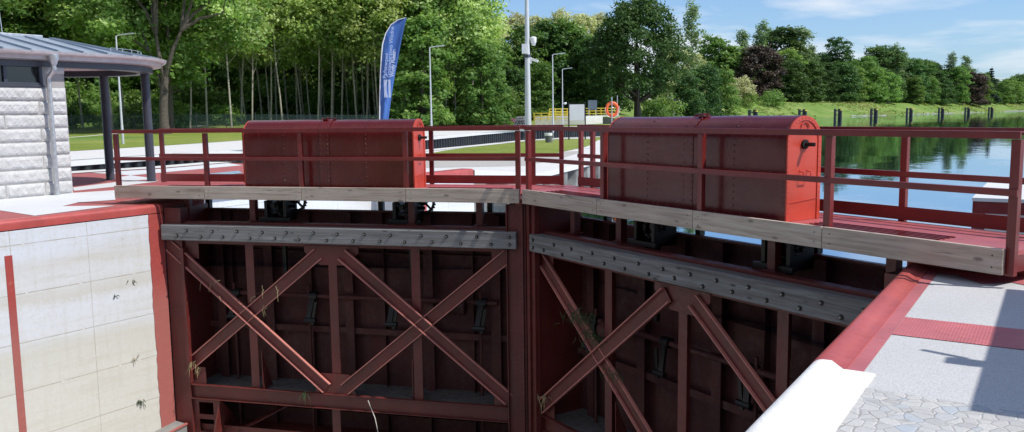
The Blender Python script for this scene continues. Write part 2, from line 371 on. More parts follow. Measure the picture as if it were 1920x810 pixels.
M['bark']=plain('bark_grey_brown',(.085,.07,.056),.9,var=.35,scale=5,bmp=.5,bscale=12)
M['bark_pale']=plain('bark_pale',(.34,.31,.25),.85,var=.3,scale=4)
M['bark_white']=plain('bark_birch',(.55,.53,.50),.8,var=.3,scale=3)
M['bark_dark']=plain('bark_dark',(.05,.04,.03),.9,var=.3)
def m_fence():
    m,nt,b,o=new_mat('green_mesh_fence'); b.inputs['Base Color'].default_value=(.012,.035,.03,1); b.inputs['Roughness'].default_value=.6
    t=N(nt,'ShaderNodeBsdfTransparent'); mx=N(nt,'ShaderNodeMixShader'); mx.inputs[0].default_value=.4
    L(nt,t.outputs[0],mx.inputs[1]); L(nt,b.outputs[0],mx.inputs[2]); L(nt,mx.outputs[0],o.inputs[0]); return m
M['fence']=m_fence()
# ------------------------------------------------------------------ camera
CAM=np.array([7.7672,-12.4483,1.3136]); F=1601.54
def rot(yaw,pitch,roll):
    cy,sy=math.cos(yaw),math.sin(yaw)
    fw=np.array([-sy*math.cos(pitch),cy*math.cos(pitch),-math.sin(pitch)]); r=np.array([cy,sy,0.]); d=np.cross(fw,r)
    c,s=math.cos(roll),math.sin(roll); return np.array([c*r+s*d,-s*r+c*d,fw])
RM=rot(.5706,.1194,.013)
def at(u,v,depth):
    """world point seen at photo pixel (u,v) at the given depth, used to survey where far things stand"""
    return CAM+(RM.T@np.array([(u-960)/F,(v-405)/F,1.]))*depth
def atz(u,v,z):
    r=RM.T@np.array([(u-960)/F,(v-405)/F,1.]); return CAM+r*((z-CAM[2])/r[2])
cam=bpy.data.cameras.new('camera'); co=bpy.data.objects.new('camera',cam); COL.objects.link(co)
cam.sensor_width=36; cam.lens=F/1920*36; cam.clip_start=.1; cam.clip_end=6000
mt=Matrix(((RM[0][0],-RM[1][0],-RM[2][0],CAM[0]),(RM[0][1],-RM[1][1],-RM[2][1],CAM[1]),(RM[0][2],-RM[1][2],-RM[2][2],CAM[2]),(0,0,0,1)))
co.matrix_world=mt; S.camera=co
S.view_settings.view_transform='Standard'; S.view_settings.look='None'; S.view_settings.exposure=0
S.render.engine='CYCLES'; S.cycles.max_bounces=8; S.cycles.transparent_max_bounces=12
# ------------------------------------------------------------------ sky and sun
W=bpy.data.worlds.new('World'); S.world=W; W.use_nodes=True; nt=W.node_tree; nt.nodes.clear()
wo=N(nt,'ShaderNodeOutputWorld'); bg=N(nt,'ShaderNodeBackground'); L(nt,bg.outputs[0],wo.inputs[0])
sky=N(nt,'ShaderNodeTexSky',sky_type='NISHITA'); sky.sun_disc=False; sky.sun_elevation=rad(SUN_EL); sky.sun_rotation=rad(90-SUN_AZ)
sky.air_density=1.0; sky.dust_density=.6; sky.ozone_density=1.6; sky.altitude=50
tc=N(nt,'ShaderNodeTexCoord'); sp=N(nt,'ShaderNodeSeparateXYZ'); L(nt,tc.outputs['Generated'],sp.inputs[0])
zc=math_(nt,'ADD',sp.outputs[2],.09)
cx=N(nt,'ShaderNodeCombineXYZ'); L(nt,math_(nt,'DIVIDE',sp.outputs[0],zc),cx.inputs[0]); L(nt,math_(nt,'DIVIDE',sp.outputs[1],zc),cx.inputs[1])
n1=noise(nt,cx.outputs[0],.42,9,.55,.25)
cl=ramp(nt,n1,[(.475,0.0),(.55,.45),(.65,1.0)])
haze=ramp(nt,sp.outputs[2],[(0,.42),(.07,.25),(.22,.06),(.5,.0)])
blue=mixc(nt,1.0,sky.outputs[0],(.80,1.04,1.38),'MULTIPLY')
c1=mixc(nt,haze,blue,(5.3,7.4,9.6)); c2=mixc(nt,cl,c1,(9.0,9.3,9.7))
L(nt,c2,bg.inputs['Color']); bg.inputs['Strength'].default_value=.105
sd=bpy.data.lights.new('sun','SUN'); sd.energy=4.9; sd.angle=rad(.55); sd.color=(1,.955,.88)
so=bpy.data.objects.new('sun',sd); COL.objects.link(so)
sdir=Vector((math.cos(rad(SUN_EL))*math.cos(rad(SUN_AZ)),math.cos(rad(SUN_EL))*math.sin(rad(SUN_AZ)),math.sin(rad(SUN_EL))))
so.rotation_euler=(-sdir).to_track_quat('-Z','Y').to_euler(); so.location=(40,0,60)
# ------------------------------------------------------------------ the setting: water, chamber, quays, terrain
QZ=-.35; WZ=-1.6; XL=-6.9; XR=6.47
def sheet(name,poly,z,mat,kind='structure',zf=None):
    bm=bmesh.new(); vs=[bm.verts.new((x,y,zf(x,y) if zf else z)) for x,y in poly]; f=bm.faces.new(vs)
    if f.normal.z<0 or True:
        bm.normal_update()
        if f.normal.z<0: f.normal_flip()
    bmesh.ops.triangulate(bm,faces=[f])
    me=bpy.data.meshes.new(name); bm.to_mesh(me); bm.free(); me.materials.append(mat)
    o=link(name,me); tag(o,kind=kind); return o
def iz(y):           # level of the island quay upstream of the left gate
    return QZ if y<8.3 else (QZ-(y-8.3)/3.7*.35 if y<12 else -.7)
# canal water upstream of the gate, and the side channel behind the left quay
bm=MB(); bm.add([(-140,-60,WZ),(-6.95,-60,WZ),(-6.95,-2.0,WZ),(0,1.2,WZ),(6.9,-2.6,WZ),(900,-2.6,WZ),(900,2400,WZ),(-140,2400,WZ)],[(0,1,2,3,4,5,6,7)])
tag(bm.build('canal_water',M['water']),kind='structure')
bm=MB(); bm.add([(-2500,-600,-5.6),(2500,-600,-5.6),(2500,4000,-5.6),(-2500,4000,-5.6)],[(0,1,2,3)])
tag(bm.build('ground',M['bank']),kind='structure')
bm=MB(); bm.box(-7.4,7.2,-40,1.0,-5.5,-5.15); tag(bm.build('chamber_floor',M['floor']),kind='structure')
# --- left lock wall -------------------------------------------------------
lw=empty('lock_wall',(XL,-8,-5.2),0,'pale concrete chamber wall at left with red steel edge and painted stripe','lock wall')
off=lambda x,y,z:(x-XL,y+8,z+5.2)
bm=MB(off); bm.box(-9.4,XL,-40,-2.22,-5.2,-.522); bm.build('concrete_face',M['wall'],lw,bevel=.012)
def rimprofile(bm,x0,sgn,y0,y1,w=.16,h=.17,zt=QZ+.012,r=.07):
    # rounded steel nosing along the wall edge: x0 face, land side = -sgn
    pr=[(x0+sgn*.012,zt-h)]
    for k in range(6):
        a=k/5*math.pi/2; pr.append((x0+sgn*.012-sgn*r*(1-math.cos(a)),zt-r+r*math.sin(a)))
    pr+=[(x0-sgn*w,zt),(x0-sgn*w,zt-h)]
    bm.prism([(x,y0,z) for x,z in pr],(0,y1-y0,0))
bm=MB(off); rimprofile(bm,XL,1,-40,-2.2); bm.box(-8.2,XL-.07,-2.36,-2.2,-.52,QZ+.011); bm.build('steel_nosing',M['rim'],lw,autos=50)
bm=MB(off)
ys=np.linspace(-5.15,-.522,40)
e=[(-2.53+.006*math.sin(9*z)+.005*math.sin(23*z+1)+random.uniform(-.008,.008)) for z in ys]
bm.prism([(XL-.02,-2.205,ys[0]),(XL-.02,-2.205,ys[-1])]+[(XL-.02,e[i],ys[i]) for i in range(39,-1,-1)],(.032,0,0))
bm.build('corner_strip',M['rimrough'],lw)
bm=MB(off); bm.box(XL-.02,XL+.008,-5.215,-5.09,-5.2,-.93); bm.build('ladder_stripe',M['rimrough'],lw)
bm=MB(off)
for (y,z) in ((-3.95,-.78),(-3.95,-1.62),(-2.9,-.75),(-2.9,-1.6),(-4.9,-.78),(-4.9,-1.62),(-3.55,-.6),(-3.6,-1.08),(-3.95,-2.46),(-2.95,-2.4),(-4.9,-2.5),(-3.3,-3.3),(-4.4,-3.3),(-2.9,-3.3)):
    pts=[(XL+.002,y+.028*math.cos(t*math.pi/6),z+.028*math.sin(t*math.pi/6)) for t in range(12)]
    bm.add(pts,[tuple(range(12))])
bm.build('tie_hole_plug',M['apron'],lw)
bm=MB(off); bm.prism([(XL+.003,-2.2,-5.2),(XL+.003,-4.2,-5.2),(XL+.003,-4.0,-4.98),(XL+.003,-2.2,-4.72)],(.35,0,0)); bm.build('plinth',M['conc_dk'],lw)
bm=MB(off); bm.bar((XL+.36,-4.0,-4.97),(XL+.36,-2.2,-4.71),.05,.03); bm.build('plinth_edge',M['rimrough'],lw)
# --- left recess and upstream lock wall ----------------------------------
rw=empty('lock_wall',(XL,7,-5.2),0,'upstream end of left lock wall with bright red steel nosing beyond left gate','lock wall')
off2=lambda x,y,z:(x-XL,y-7,z+5.2)
bm=MB(off2); bm.box(-9.2,-8.6,-1.1,5.84,-5.2,QZ-.01); bm.box(-9.2,XL,5.84,8.32,-5.2,-.53); bm.box(-9.2,-7.35,-2.2,-1.1,-5.2,QZ-.01)
bm.build('concrete_face',M['wall'],rw)
bm=MB(off2); rimprofile(bm,XL,1,5.80,8.30,w=.42,h=.2,zt=QZ+.05); bm.box(-8.62,XL-.42,5.79,5.98,-.52,QZ+.045); bm.box(-8.62,-8.5,-1.1,5.79,-.5,QZ+.02)
bm.build('steel_nosing',M['rim'],rw,autos=50)
bm=MB(off2); bm.box(XL-.05,XL+.02,5.82,6.02,-5.1,-.55); bm.build('corner_strip',M['rim'],rw)
# --- island quay ----------------------------------------------------------
ALEFT=[(-19,-14),(-18.8,-2),(-18.7,2.9),(-18.35,5.3),(-18.9,8.3)]
sheet('quay_paving',[(XL-.16,-14),(XL-.16,-2.36),(-8.2,-2.36),(-8.2,-2.2),(-8.6,-2.2),(-8.6,-1.1),(-8.55,5.95),(-7.3,5.95),(-7.3,8.3)]+ALEFT[::-1],QZ,M['redstone'])
bm=MB(); bm.box(-9.0,-7.06,-2.2,-1.1,-.6,QZ-.003); tag(bm.build('quay_corner',M['redstone']),kind='structure')
PAT=[[(-17.59,2.87),(-17.12,4.95),(-17.78,8.2),(-16.08,7.46),(-15.77,5.47),(-15.21,2.62)],[(-14.89,2.08),(-15.21,2.62),(-13.24,2.13),(-13.16,1.75),(-13.16,.96)],
 [(-12.53,-.71),(-13.13,.79),(-12.66,1.76),(-12.22,1.37),(-11.75,-.03),(-11.57,-1.22)],[(-12.32,1.52),(-12.36,2.09),(-11.24,3.39),(-10.43,2.72),(-12.02,1.84)],
 [(-11.2,-8),(-11.2,-3.3),(-11.05,-1.56),(-10.79,-.71),(-8.57,-2.11),(-8.77,-2.79),(-8.35,-3.35),(-7.48,-2.82),(-7.2,-4.5),(-8.71,-4.33),(-7.3,-5.6),(-7.25,-8)],
 [(-11.5,5.9),(-10.2,4.9),(-9.0,5.0),(-8.8,6.1),(-7.4,6.1),(-7.4,8.28),(-14.3,8.28)],[(-15.2,-2.2),(-16.4,.4),(-15.9,1.0),(-14.6,-.6)]]
for k,p in enumerate(PAT): sheet('white_paving',p,QZ+.004+.0005*k,M['granite_w'])
sheet('blue_paving',[(-13.32,3.18),(-13.7,5.3),(-12.68,4.61),(-12.4,3.34)],QZ+.011,plain('blue_grey_paving',(.25,.36,.44),.5))
ISL=[(XL-.02,8.3),(-6.9,12),(-7.6,15),(-8.9,20.4),(-11,32),(-14,45),(-17.5,57),(-23,57),(-26.2,48),(-26.1,41.4),(-24.2,33),(-22.7,25.3),(-21.5,17),(-20.3,12),(-18.9,8.3)]
sheet('quay_ramp',[ISL[0],ISL[1],ISL[-2],ISL[-1]],0,M['apron'],zf=lambda x,y:iz(y))
sheet('island_quay',ISL[1:-1],-.7,M['apron'])
def lz(x,y): return iz(y)+.004
sheet('gravel_strip',[(-13.9,12.05),(-9.6,15.5),(-10.6,20),(-13.5,28),(-16.5,20),(-15.6,13.2)],-.696,M['gravel'])
sheet('island_lawn',[(-24.6,36.5),(-25,41.0),(-24.6,46.2),(-22,46.5),(-17.0,35.5),(-15.6,31.8),(-13.6,25.1),(-15.3,16.9),(-18.7,20.0),(-21.3,26)],-.691,M['lawn'])
sheet('island_lawn_strip',[(-24.5,50.0),(-21,54),(-19.2,46.5),(-21.4,43.5)],-.690,M['lawn'])
# --- sheet pile walls -----------------------------------------------------
def pile_wall(name,line,ztop,zbot,side,label,cap_w,cap_mat,pitch=.62,dep=.22,mat=None,cap_h=.18):
    c=line[0]; t=empty(name,(c[0],c[1],zbot),0,label,'sheet pile wall'); of=lambda x,y,z:(x-c[0],y-c[1],z-zbot)
    bm=MB(of); cap=MB(of); pts=[]
    for (a,b) in zip(line[:-1],line[1:]):
        a=Vector((*a,0));b=Vector((*b,0));d=(b-a);Ln=d.length;d.normalize();n=Vector((d.y,-d.x,0))*side
        k=max(1,int(Ln/pitch))
        for i in range(k):
            for fr,o in((0,0),(.35,0),(.5,dep),(.85,dep)): pts.append(a+d*Ln*((i+fr)/k)-n*o)
    pts.append(b)
    zt=ztop if callable(ztop) else (lambda x,y:ztop)
    vs=[];fs=[]
    for p in pts: vs+=[(p.x,p.y,zbot),(p.x,p.y,zt(p.x,p.y)-.02)]
    for i in range(len(pts)-1): fs.append((2*i,2*i+2,2*i+3,2*i+1))
    bm.add(vs,fs); bm.build('pile',mat or M['piles'],t)
    vs=[];fs=[]
    P=[Vector((*q,0)) for q in line]
    for i,q in enumerate(P):
        d=(P[min(i+1,len(P)-1)]-P[max(i-1,0)]).normalized(); n=Vector((d.y,-d.x,0))*side
        z=zt(q.x,q.y); o1=q+n*.06; o2=q-n*cap_w
        vs+=[(o1.x,o1.y,z-cap_h),(o1.x,o1.y,z+.02),(o2.x,o2.y,z+.02)]
    for i in range(len(P)-1):
        a=3*i;b=a+3; fs+=[(a,b,b+1,a+1),(a+1,b+1,b+2,a+2)]
    cap.add(vs,fs); cap.build('coping',cap_mat,t)
    return t
FAR=[(-21,-40),(-23.4,-8),(-25.1,6.6),(-26,11.2),(-27.5,16.9),(-31.2,36.9),(-35.5,50),(-39.4,62.8),(-41.2,83),(-44,110)]
pile_wall('sheet_pile_wall',FAR,QZ,-3,1,'long black sheet pile wall with pale coping across the side channel',.5,M['apron'])
pile_wall('sheet_pile_wall',[(-6.92,8.32),(-6.9,12),(-7.6,15),(-8.9,20.4),(-11,32),(-14,45),(-17.5,57)],lambda x,y:iz(y),-3,1,'weathered grey sheet pile wall below white island quay, near mitre of gates',.55,M['apron'],pitch=1.5,dep=.5,
 mat=plain('weathered_pile',(.16,.155,.145),.75,var=.55,scale=1.5),cap_h=.16)
pile_wall('sheet_pile_wall',[(-23,57),(-26.2,48),(-26.1,41.4),(-24.2,33),(-22.7,25.3),(-21.5,17),(-20.3,12),(-18.9,8.3),(-18.35,5.3),(-18.7,2.9),(-18.8,-2),(-19,-14)],lambda x,y:iz(y),-3,1,'island side of the narrow channel with concrete edge path by lawn',1.0,M['conc'])
# --- left bank terrain, one loft from the quay to the far dike ------------
SHORE=FAR+[(-50,135),(-58,165),(-68,182),(-78,203),(-78,217),(-73.9,254.7),(-68.3,293.4),(-57.8,366.8),(-51,414),(-43.6,466.5),(-28.4,572.8),(-14.3,671),(-3,750),(20,830),(90,930),(250,1050),(700,1250)]
def resample(P,st):
    out=[];
    for a,b in zip(P[:-1],P[1:]):
        a=np.array(a,float);b=np.array(b,float);k=max(1,int(np.linalg.norm(b-a)/st))
        for i in range(k): out.append(a+(b-a)*i/k)
    out.append(np.array(P[-1],float)); return np.array(out)
SH=resample(SHORE,3.0)
for _ in range(10): SH[1:-1]=(SH[:-2]+2*SH[1:-1]+SH[2:])/4
TD=np.gradient(SH,axis=0); TD/=np.linalg.norm(TD,axis=1)[:,None]; ND=np.stack([-TD[:,1],TD[:,0]],1)
for _ in range(30): ND[1:-1]=(ND[:-2]+2*ND[1:-1]+ND[2:])/4
ND/=np.linalg.norm(ND,axis=1)[:,None]
def sm(a,b,x):
    t=min(1,max(0,(x-a)/(b-a))); return t*t*(3-2*t)
PD=[0,.5,4,9,14,20,28,40,60,100,200,500,1500]
def prof(i,d):
    y=SH[i][1]; k=sm(85,170,y)
    q=QZ+ (sm(14,45,d)*1.15)*sm(25,70,y)
    dk=-1.9+6.6*sm(-3,26,d)+.4*sm(26,60,d)
    return q*(1-k)+dk*k
vs=[];fs=[]
for i in range(len(SH)):
    for d in PD:
        p=SH[i]+ND[i]*d; vs.append((p[0],p[1],prof(i,d)+(.0 if d<20 else .12*math.sin(p[0]*.31)*math.cos(p[1]*.23))))
m=len(PD)
for i in range(len(SH)-1):
    for j in range(m-1): fs.append((i*m+j,(i+1)*m+j,(i+1)*m+j+1,i*m+j+1))
bm=MB(); bm.add(vs,fs); tb=bm.build('left_bank',M['bank'],smooth=True,autos=60); tag(tb,kind='structure')
def gz(x,y):
    q=np.array([x,y]); dd=((SH-q)**2).sum(1); i=int(dd.argmin()); d=max(0,float((q-SH[i])@ND[i])); return prof(i,d)
def strip(name,i0,i1,d0,d1,dz,mat,n=4,wob=0):
    vs=[];fs=[]
    for i in range(i0,i1+1):
        for j in range(n+1):
            a=d0(i) if callable(d0) else d0; b=d1(i) if callable(d1) else d1
            d=a+(b-a)*j/n; p=SH[i]+ND[i]*d; vs.append((p[0],p[1],prof(i,d)+dz))
    for i in range(i1-i0):
        for j in range(n): a=i*(n+1)+j; fs.append((a,a+n+1,a+n+2,a+1))
    bm=MB(); bm.add(vs,fs); o=bm.build(name,mat,smooth=True); return tag(o,kind='structure')
iy=lambda y:int(np.abs(SH[:,1]-y).argmin())
strip('concrete_apron',0,iy(78),.45,lambda i:8.5+7*sm(10,60,SH[i][1]),.02,M['apron'])
strip('lawn',0,iy(120),lambda i:8.5+7*sm(10,60,SH[i][1]) if SH[i][1]<79 else .5,46,.03,M['lawn'],n=10)
strip('lawn_path',0,iy(70),lambda i:25+SH[i][1]*.18,lambda i:25.6+SH[i][1]*.18,.06,M['apron'],n=1)
# --- right quay -----------------------------------------------------------
RQ=[(XR+.13,-40),(60,-40),(60,-2.62),(XR+.13,-2.62)]
sheet('right_quay',RQ,QZ,M['granite'])
sheet('red_edge_paving',[(XR+.14,-6.84),(6.79,-6.84),(6.79,-2.74),(XR+.14,-2.74)],QZ+.004,M['rim2'])
sheet('tread_plate_strip',[(6.792,-5.74),(16,-5.72),(16,-5.05),(6.792,-5.12)],QZ+.005,M['tactile'])
sheet('red_corner_paving',[(6.79,-2.74),(16,-2.74),(16,-3.6),(7.95,-3.55),(7.45,-3.15),(7.2,-3.35),(6.95,-2.98),(6.79,-2.98)],QZ+.006,M['tactile'])
sheet('crazy_paving',[(6.855,-40),(30,-40),(30,-7.42),(6.86,-7.14)],QZ+.005,M['cobble'])
r=empty('lock_wall',(XR,-8,-5.2),0,'right lock wall with rounded white concrete edge and red steel nosing, nearest camera','lock wall')
off3=lambda x,y,z:(x-XR,y+8,z+5.2)
bm=MB(off3); bm.box(XR,XR+2.0,-40,-2.7,-5.2,-.54); bm.build('concrete_face',M['wall'],r)
def roundedge(bm,y0,y1,x0,x1,zt,rr,lip):
    pr=[(x0,zt-.25)]
    for k in range(8):
        a=k/7*math.pi/2; pr.append((x0+rr*(1-math.cos(a)),zt-rr+rr*math.sin(a)))
    pr+=[(x0+rr+.05,zt),(x0+rr+.09,zt-lip*.6),(x0+rr+.12,zt-lip),(x1,zt-lip),(x1,zt-.25)]
    bm.prism([(x,y0,z) for x,z in pr],(0,y1-y0,0))
bm=MB(off3); roundedge(bm,-40,-6.83,XR-.01,6.865,QZ+.055,.09,.045); bm.build('white_edge',plain('white_edge_concrete',(.72,.715,.70),.75,var=.10,scale=6,bmp=.3,bscale=60),r,autos=35)
bm=MB(off3); roundedge(bm,-6.83,-2.66,XR-.01,XR+.215,QZ+.04,.06,.026); bm.box(XR+.0,12,-2.72,-2.6,-.54,QZ+.06); bm.build('steel_nosing',M['rim'],r,autos=35)
r2=empty('lock_wall',(XR,6.5,-5.2),0,'upstream end of right lock wall, white top over dark red steel frame','lock wall')
off4=lambda x,y,z:(x-XR,y-6.5,z+5.2)
bm=MB(off4); bm.box(XR,60,5.36,9.2,-5.2,-.37); bm.box(8.3,60,-2.6,5.36,-5.2,QZ); bm.build('concrete_face',M['conc'],r2)
bm=MB(off4); bm.box(XR-.01,8.3,5.34,5.46,-.62,-.40); bm.box(XR-.01,XR+.2,5.335,5.47,-2.2,-.62); bm.box(XR-.012,XR+.1,5.47,9.2,-.62,-.40); bm.build('steel_nosing',M['rail'],r2)
bm=MB(off4); bm.box(XR-.02,60,5.32,9.22,-.40,-.335); bm.build('granite_top',M['granite_w'],r2)
# ------------------------------------------------------------------ the two gate leaves
ZB=-5.0
def gear(bm,c,ax,R,th,teeth=18,hub=.05,spokes=True):
    c=Vector(c);ax=Vector(ax).normalized();a=Vector((0,0,1)).cross(ax)
    a=a.normalized() if a.length>.1 else Vector((1,0,0)); b=ax.cross(a)
    ri=R*.72
    outer=[];inner=[]
    for k in range(teeth):
        for fr,r_ in((0,R*.9),(.25,R),(.5,R),(.75,R*.9)):
            t=2*math.pi*(k+fr)/teeth; outer.append((a*math.cos(t)+b*math.sin(t))*r_); inner.append((a*math.cos(t)+b*math.sin(t))*ri)
    n=len(outer); o=ax*th/2; vs=[]
    for L_ in(outer,inner):
        for sg in(-1,1): vs+=[tuple(c+p+o*sg) for p in L_]
    fs=[]
    for k in range(n):
        k2=(k+1)%n
        fs+=[(k,k2,n+k2,n+k),(2*n+k,3*n+k,3*n+k2,2*n+k2),(k,2*n+k,2*n+k2,k2),(n+k,n+k2,3*n+k2,3*n+k)]
    bm.add(vs,fs)
    if spokes:
        for k in range(4):
            t=math.pi/4+k*math.pi/2; d=a*math.cos(t)+b*math.sin(t); bm.bar(c+d*hub*.5,c+d*ri*1.02,.035,.035,ax)
    bm.tube([c-ax*th,c+ax*th],hub,10)
def build_leaf(side):
    m=-1 if side=='L' else 1
    th=.3247 if side=='L' else .4385; rz=th if side=='L' else -th
    tan=math.tan(th)
    lab={'L':'left lock gate leaf, dark red steel with sunlit brace edges','R':'right lock gate leaf nearer the camera, shaded brownish red steel with weed on braces'}[side]
    root=empty('lock_gate_leaf',(0,0,ZB),rz,lab,'lock gate','pair of mitre gate leaves')
    tf=lambda s,n,z:(m*s,n,z-ZB)
    B=lambda:MB(tf)
    G=M['gate']; R_=M['rail']
    # --- steel body
    b=B(); b.box(.25,7.15,1.05,1.09,-5,-.53)
    for s in (1.2,2.1,3.0,4.55,5.45,6.3): b.box(s,s+.012,.93,1.05,-5,-.55)
    for z in (-1.35,-4.6): b.box(.3,7.1,.96,1.05,z,z+.014)
    b.build('skin_plate',M['skin'],root)
    b=B(); b.box(.3,6.95,1.0,1.09,-.545,-.515); b.build('top_angle',G,root)
    b=B(); b.box(.32,6.86,.20,.215,-1.12,-.69); b.box(.32,6.86,.215,.36,-.705,-.69); b.box(.32,6.86,.215,.36,-1.12,-1.105); b.build('top_beam',G,root)
    b=B(); b.box(.32,6.86,.20,.215,-4.24,-3.95); b.box(.32,6.86,.13,.2,-3.962,-3.95); b.box(.32,6.86,.13,.2,-4.24,-4.228); b.build('bottom_beam',G,root)
    b=B(); b.box(.32,6.86,.215,1.05,-4.02,-4.005); b.build('silt_shelf',M['sand'],root)
    b=B(); b.box(.32,6.86,.3,1.05,-5,-4.94); b.box(.32,6.86,.28,.3,-5,-4.8); b.build('sill_beam',G,root)
    b=B(); b.box(.32,6.86,.93,1.05,-2.90,-2.885); b.box(.32,6.86,.92,.932,-2.96,-2.84); b.build('mid_girder',M['skin'],root)
    # heel post
    b=B(); b.box(6.86,7.22,.13,.15,-5,-.42); b.box(7.2,7.22,.15,1.05,-5,-.42); b.box(6.86,6.875,.15,1.05,-5,-.42); b.box(6.80,6.862,.06,.15,-3.9,-1.2)
    b.build('heel_post',G,root)
    # heel plate with lightening holes
    b=B(); x0,x1,h0,h1=6.28,6.86,6.42,6.74
    zs=[-5,-4.93,-4.67,-4.57,-4.32,-4.24]
    b.box(x0,h0,.20,.213,-5,-4.24); b.box(h1,x1,.20,.213,-5,-4.24)
    for i in (0,2,4): b.box(h0,h1,.20,.213,zs[i],zs[i+1])
    b.build('heel_plate',G,root)
    b=B(); b.prism([(6.28,.2,-4.24),(6.28,.2,-5),(6.28,-.12,-5)],(-.03,0,0)); b.prism([(6.28,.21,-4.24),(6.28,.21,-5),(6.28,.95,-5)],(-.02,0,0))
    b.bar((5.95,.30,-4.9),(4.9,.95,-4.35),.16,.02); b.build('stiffener',G,root)
    # mitre post, ends cut on the meeting plane
    cut=lambda n,z:-n*tan+.02
    b=B()
    poly=[(.30,.12),(.30,1.06),(cut(1.06,0),1.06),(cut(.12,0),.12)]
    b.prism([(s,n,-5) for s,n in poly],(0,0,4.74))
    b.build('mitre_post',G,root,bevel=.008)
    b=B(); b.box(.11,.33,.10,.118,-5,-.26); b.box(.02,.1,.06,.118,-5,-.26); b.box(.30,.315,.03,.1,-5,-.26)
    for k in range(48):
        z=-4.95+k*.098; b.dome((.075,.058,z),(0,-1,0),.013); b.dome((.15,.099,z+.04),(0,-1,0),.011)
    b.build('riveted_flange',G,root)
    # gussets, posts
    b=B(); b.prism([(3.18,.20,-1.1),(4.28,.20,-1.1),(4.28,.20,-1.22),(3.98,.20,-1.46),(3.50,.20,-1.46),(3.18,.20,-1.22)],(0,-.014,0)); b.build('top_gusset',G,root)
    b=B(); b.prism([(3.32,.2,-3.96),(4.18,.2,-3.96),(4.04,.2,-3.56),(3.46,.2,-3.56)],(0,-.014,0)); b.build('bottom_gusset',G,root)
    for (s0,s1) in ((.32,.62),(6.55,6.86)):
        for zz in ((-1.42,-1.12),(-3.95,-3.6)):
            b=B(); b.box(s0,s1,.2,.213,*zz); b.build('corner_gusset',G,root)
    for s,z0,z1 in ((3.73,-3.95,-1.12),(5.46,-4.0,-.72),(2.08,-4.0,-.72),(3.77,-5,-4.24)):
        b=B(); b.box(s-.085,s+.085,.22,.235,z0,z1); b.box(s-.007,s+.007,.235,.36,z0,z1); b.build('front_post',G,root)
    for s in (3.73,5.46,2.08,.75,6.55):
        b=B(); b.box(s-.09,s+.09,.88,.9,-4.0,-.56); b.box(s-.008,s+.008,.9,1.05,-4,-.56); b.build('rear_post',M['skin'],root)
    for s in (1.02,4.55,6.2):
        b=B(); b.tube([(s,.8,-5),(s,.8,-2.0)],.03,8); b.tube([(s,.8,-4.2),(s,.8,-4.24)],.045,8); b.build('valve_rod',M['skin'],root,smooth=True)
    for s,sg in ((5.32,1),(2.2,-1)):
        b=B(); b.prism([(s,.26,-4.0),(s,.62,-4.0),(s,.26,-3.2)],(.016,0,0)); b.build('web_stiffener',G,root)
    # braces: rolled channels with lips towards the viewer, second of each pair behind
    for (p,q,n0,n1) in (((7.14,-1.16),(3.90,-3.83),.095,.165),((7.10,-3.74),(3.98,-1.24),.135,.199),((3.49,-1.24),(.32,-3.80),.095,.165),((3.55,-3.84),(.30,-1.16),.135,.199)):
        p=Vector((p[0],0,p[1]));q=Vector((q[0],0,q[1]));d=(q-p).normalized();u=Vector((-d.z,0,d.x)); u=u if u.z>0 else -u
        w=.118
        b=B()
        def pl(o0,o1,na,nb):
            pts=[p+u*o0,q+u*o0,q+u*o1,p+u*o1]; b.prism([(k.x,na,k.z) for k in pts],(0,nb-na,0))
        pl(-w,w,n1-.014,n1); bo=b.build('brace',M['gate'],root)
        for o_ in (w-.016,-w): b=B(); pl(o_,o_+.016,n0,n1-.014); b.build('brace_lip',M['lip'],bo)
    # valve shaft with hangers
    b=B(); b.tube([(.7,.82,-2.2),(6.7,.82,-2.2)],.048,10)
    b.build('valve_shaft',M['skin'],root,smooth=True)
    for s in (1.0,2.75,4.45,6.15):
        b=B(); b.tube([(s-.09,.82,-2.2),(s+.09,.82,-2.2)],.085,10); b.bar((s,.78,-2.2),(s+.06,.66,-2.65),.05,.1,(1,0,0)); b.bar((s-.1,.7,-2.3),(s-.02,.66,-2.75),.03,.06,(1,0,0)); b.tube([(s-.1,.66,-2.66),(s+.14,.66,-2.66)],.05,8)
        b.build('valve_lever',M['black'],root,autos=40)
    b=B(); b.tube([(1.3,.74,-2.28),(1.78,.74,-2.28)],.15,14); b.build('sleeve_coupling',M['skin'],root,autos=40)
    cu=bpy.data.curves.new('sleeve_text','FONT'); cu.body='KUKO'; cu.size=.13; cu.extrude=.003; cu.align_x='CENTER'
    ot=bpy.data.objects.new('tmp',cu); COL.objects.link(ot); dg=bpy.context.evaluated_depsgraph_get(); me=bpy.data.meshes.new_from_object(ot.evaluated_get(dg)); bpy.data.objects.remove(ot)
    if side=='L':
        me.materials.append(M['letters']); lt=link('sleeve_lettering',me,root); lt.location=(-1.54,.585,-2.34-ZB); lt.rotation_euler=(rad(90),0,0)
    # supports and winch gear under the walkway
    for s in ((5.46,2.2,6.9,.9) if side=='L' else (2.1,5.1,6.75,.9)):
        b=B(); b.box(s-.06,s+.06,.40,.52,-.69,-.24); b.box(s-.1,s+.1,.36,.56,-.69,-.675); b.build('walkway_support',G,root)
    for s in (.9,3.1,5.2,6.9):
        b=B(); b.box(s-.05,s+.05,1.1,1.2,-.53,-.24); b.build('walkway_support',M['black'],root)
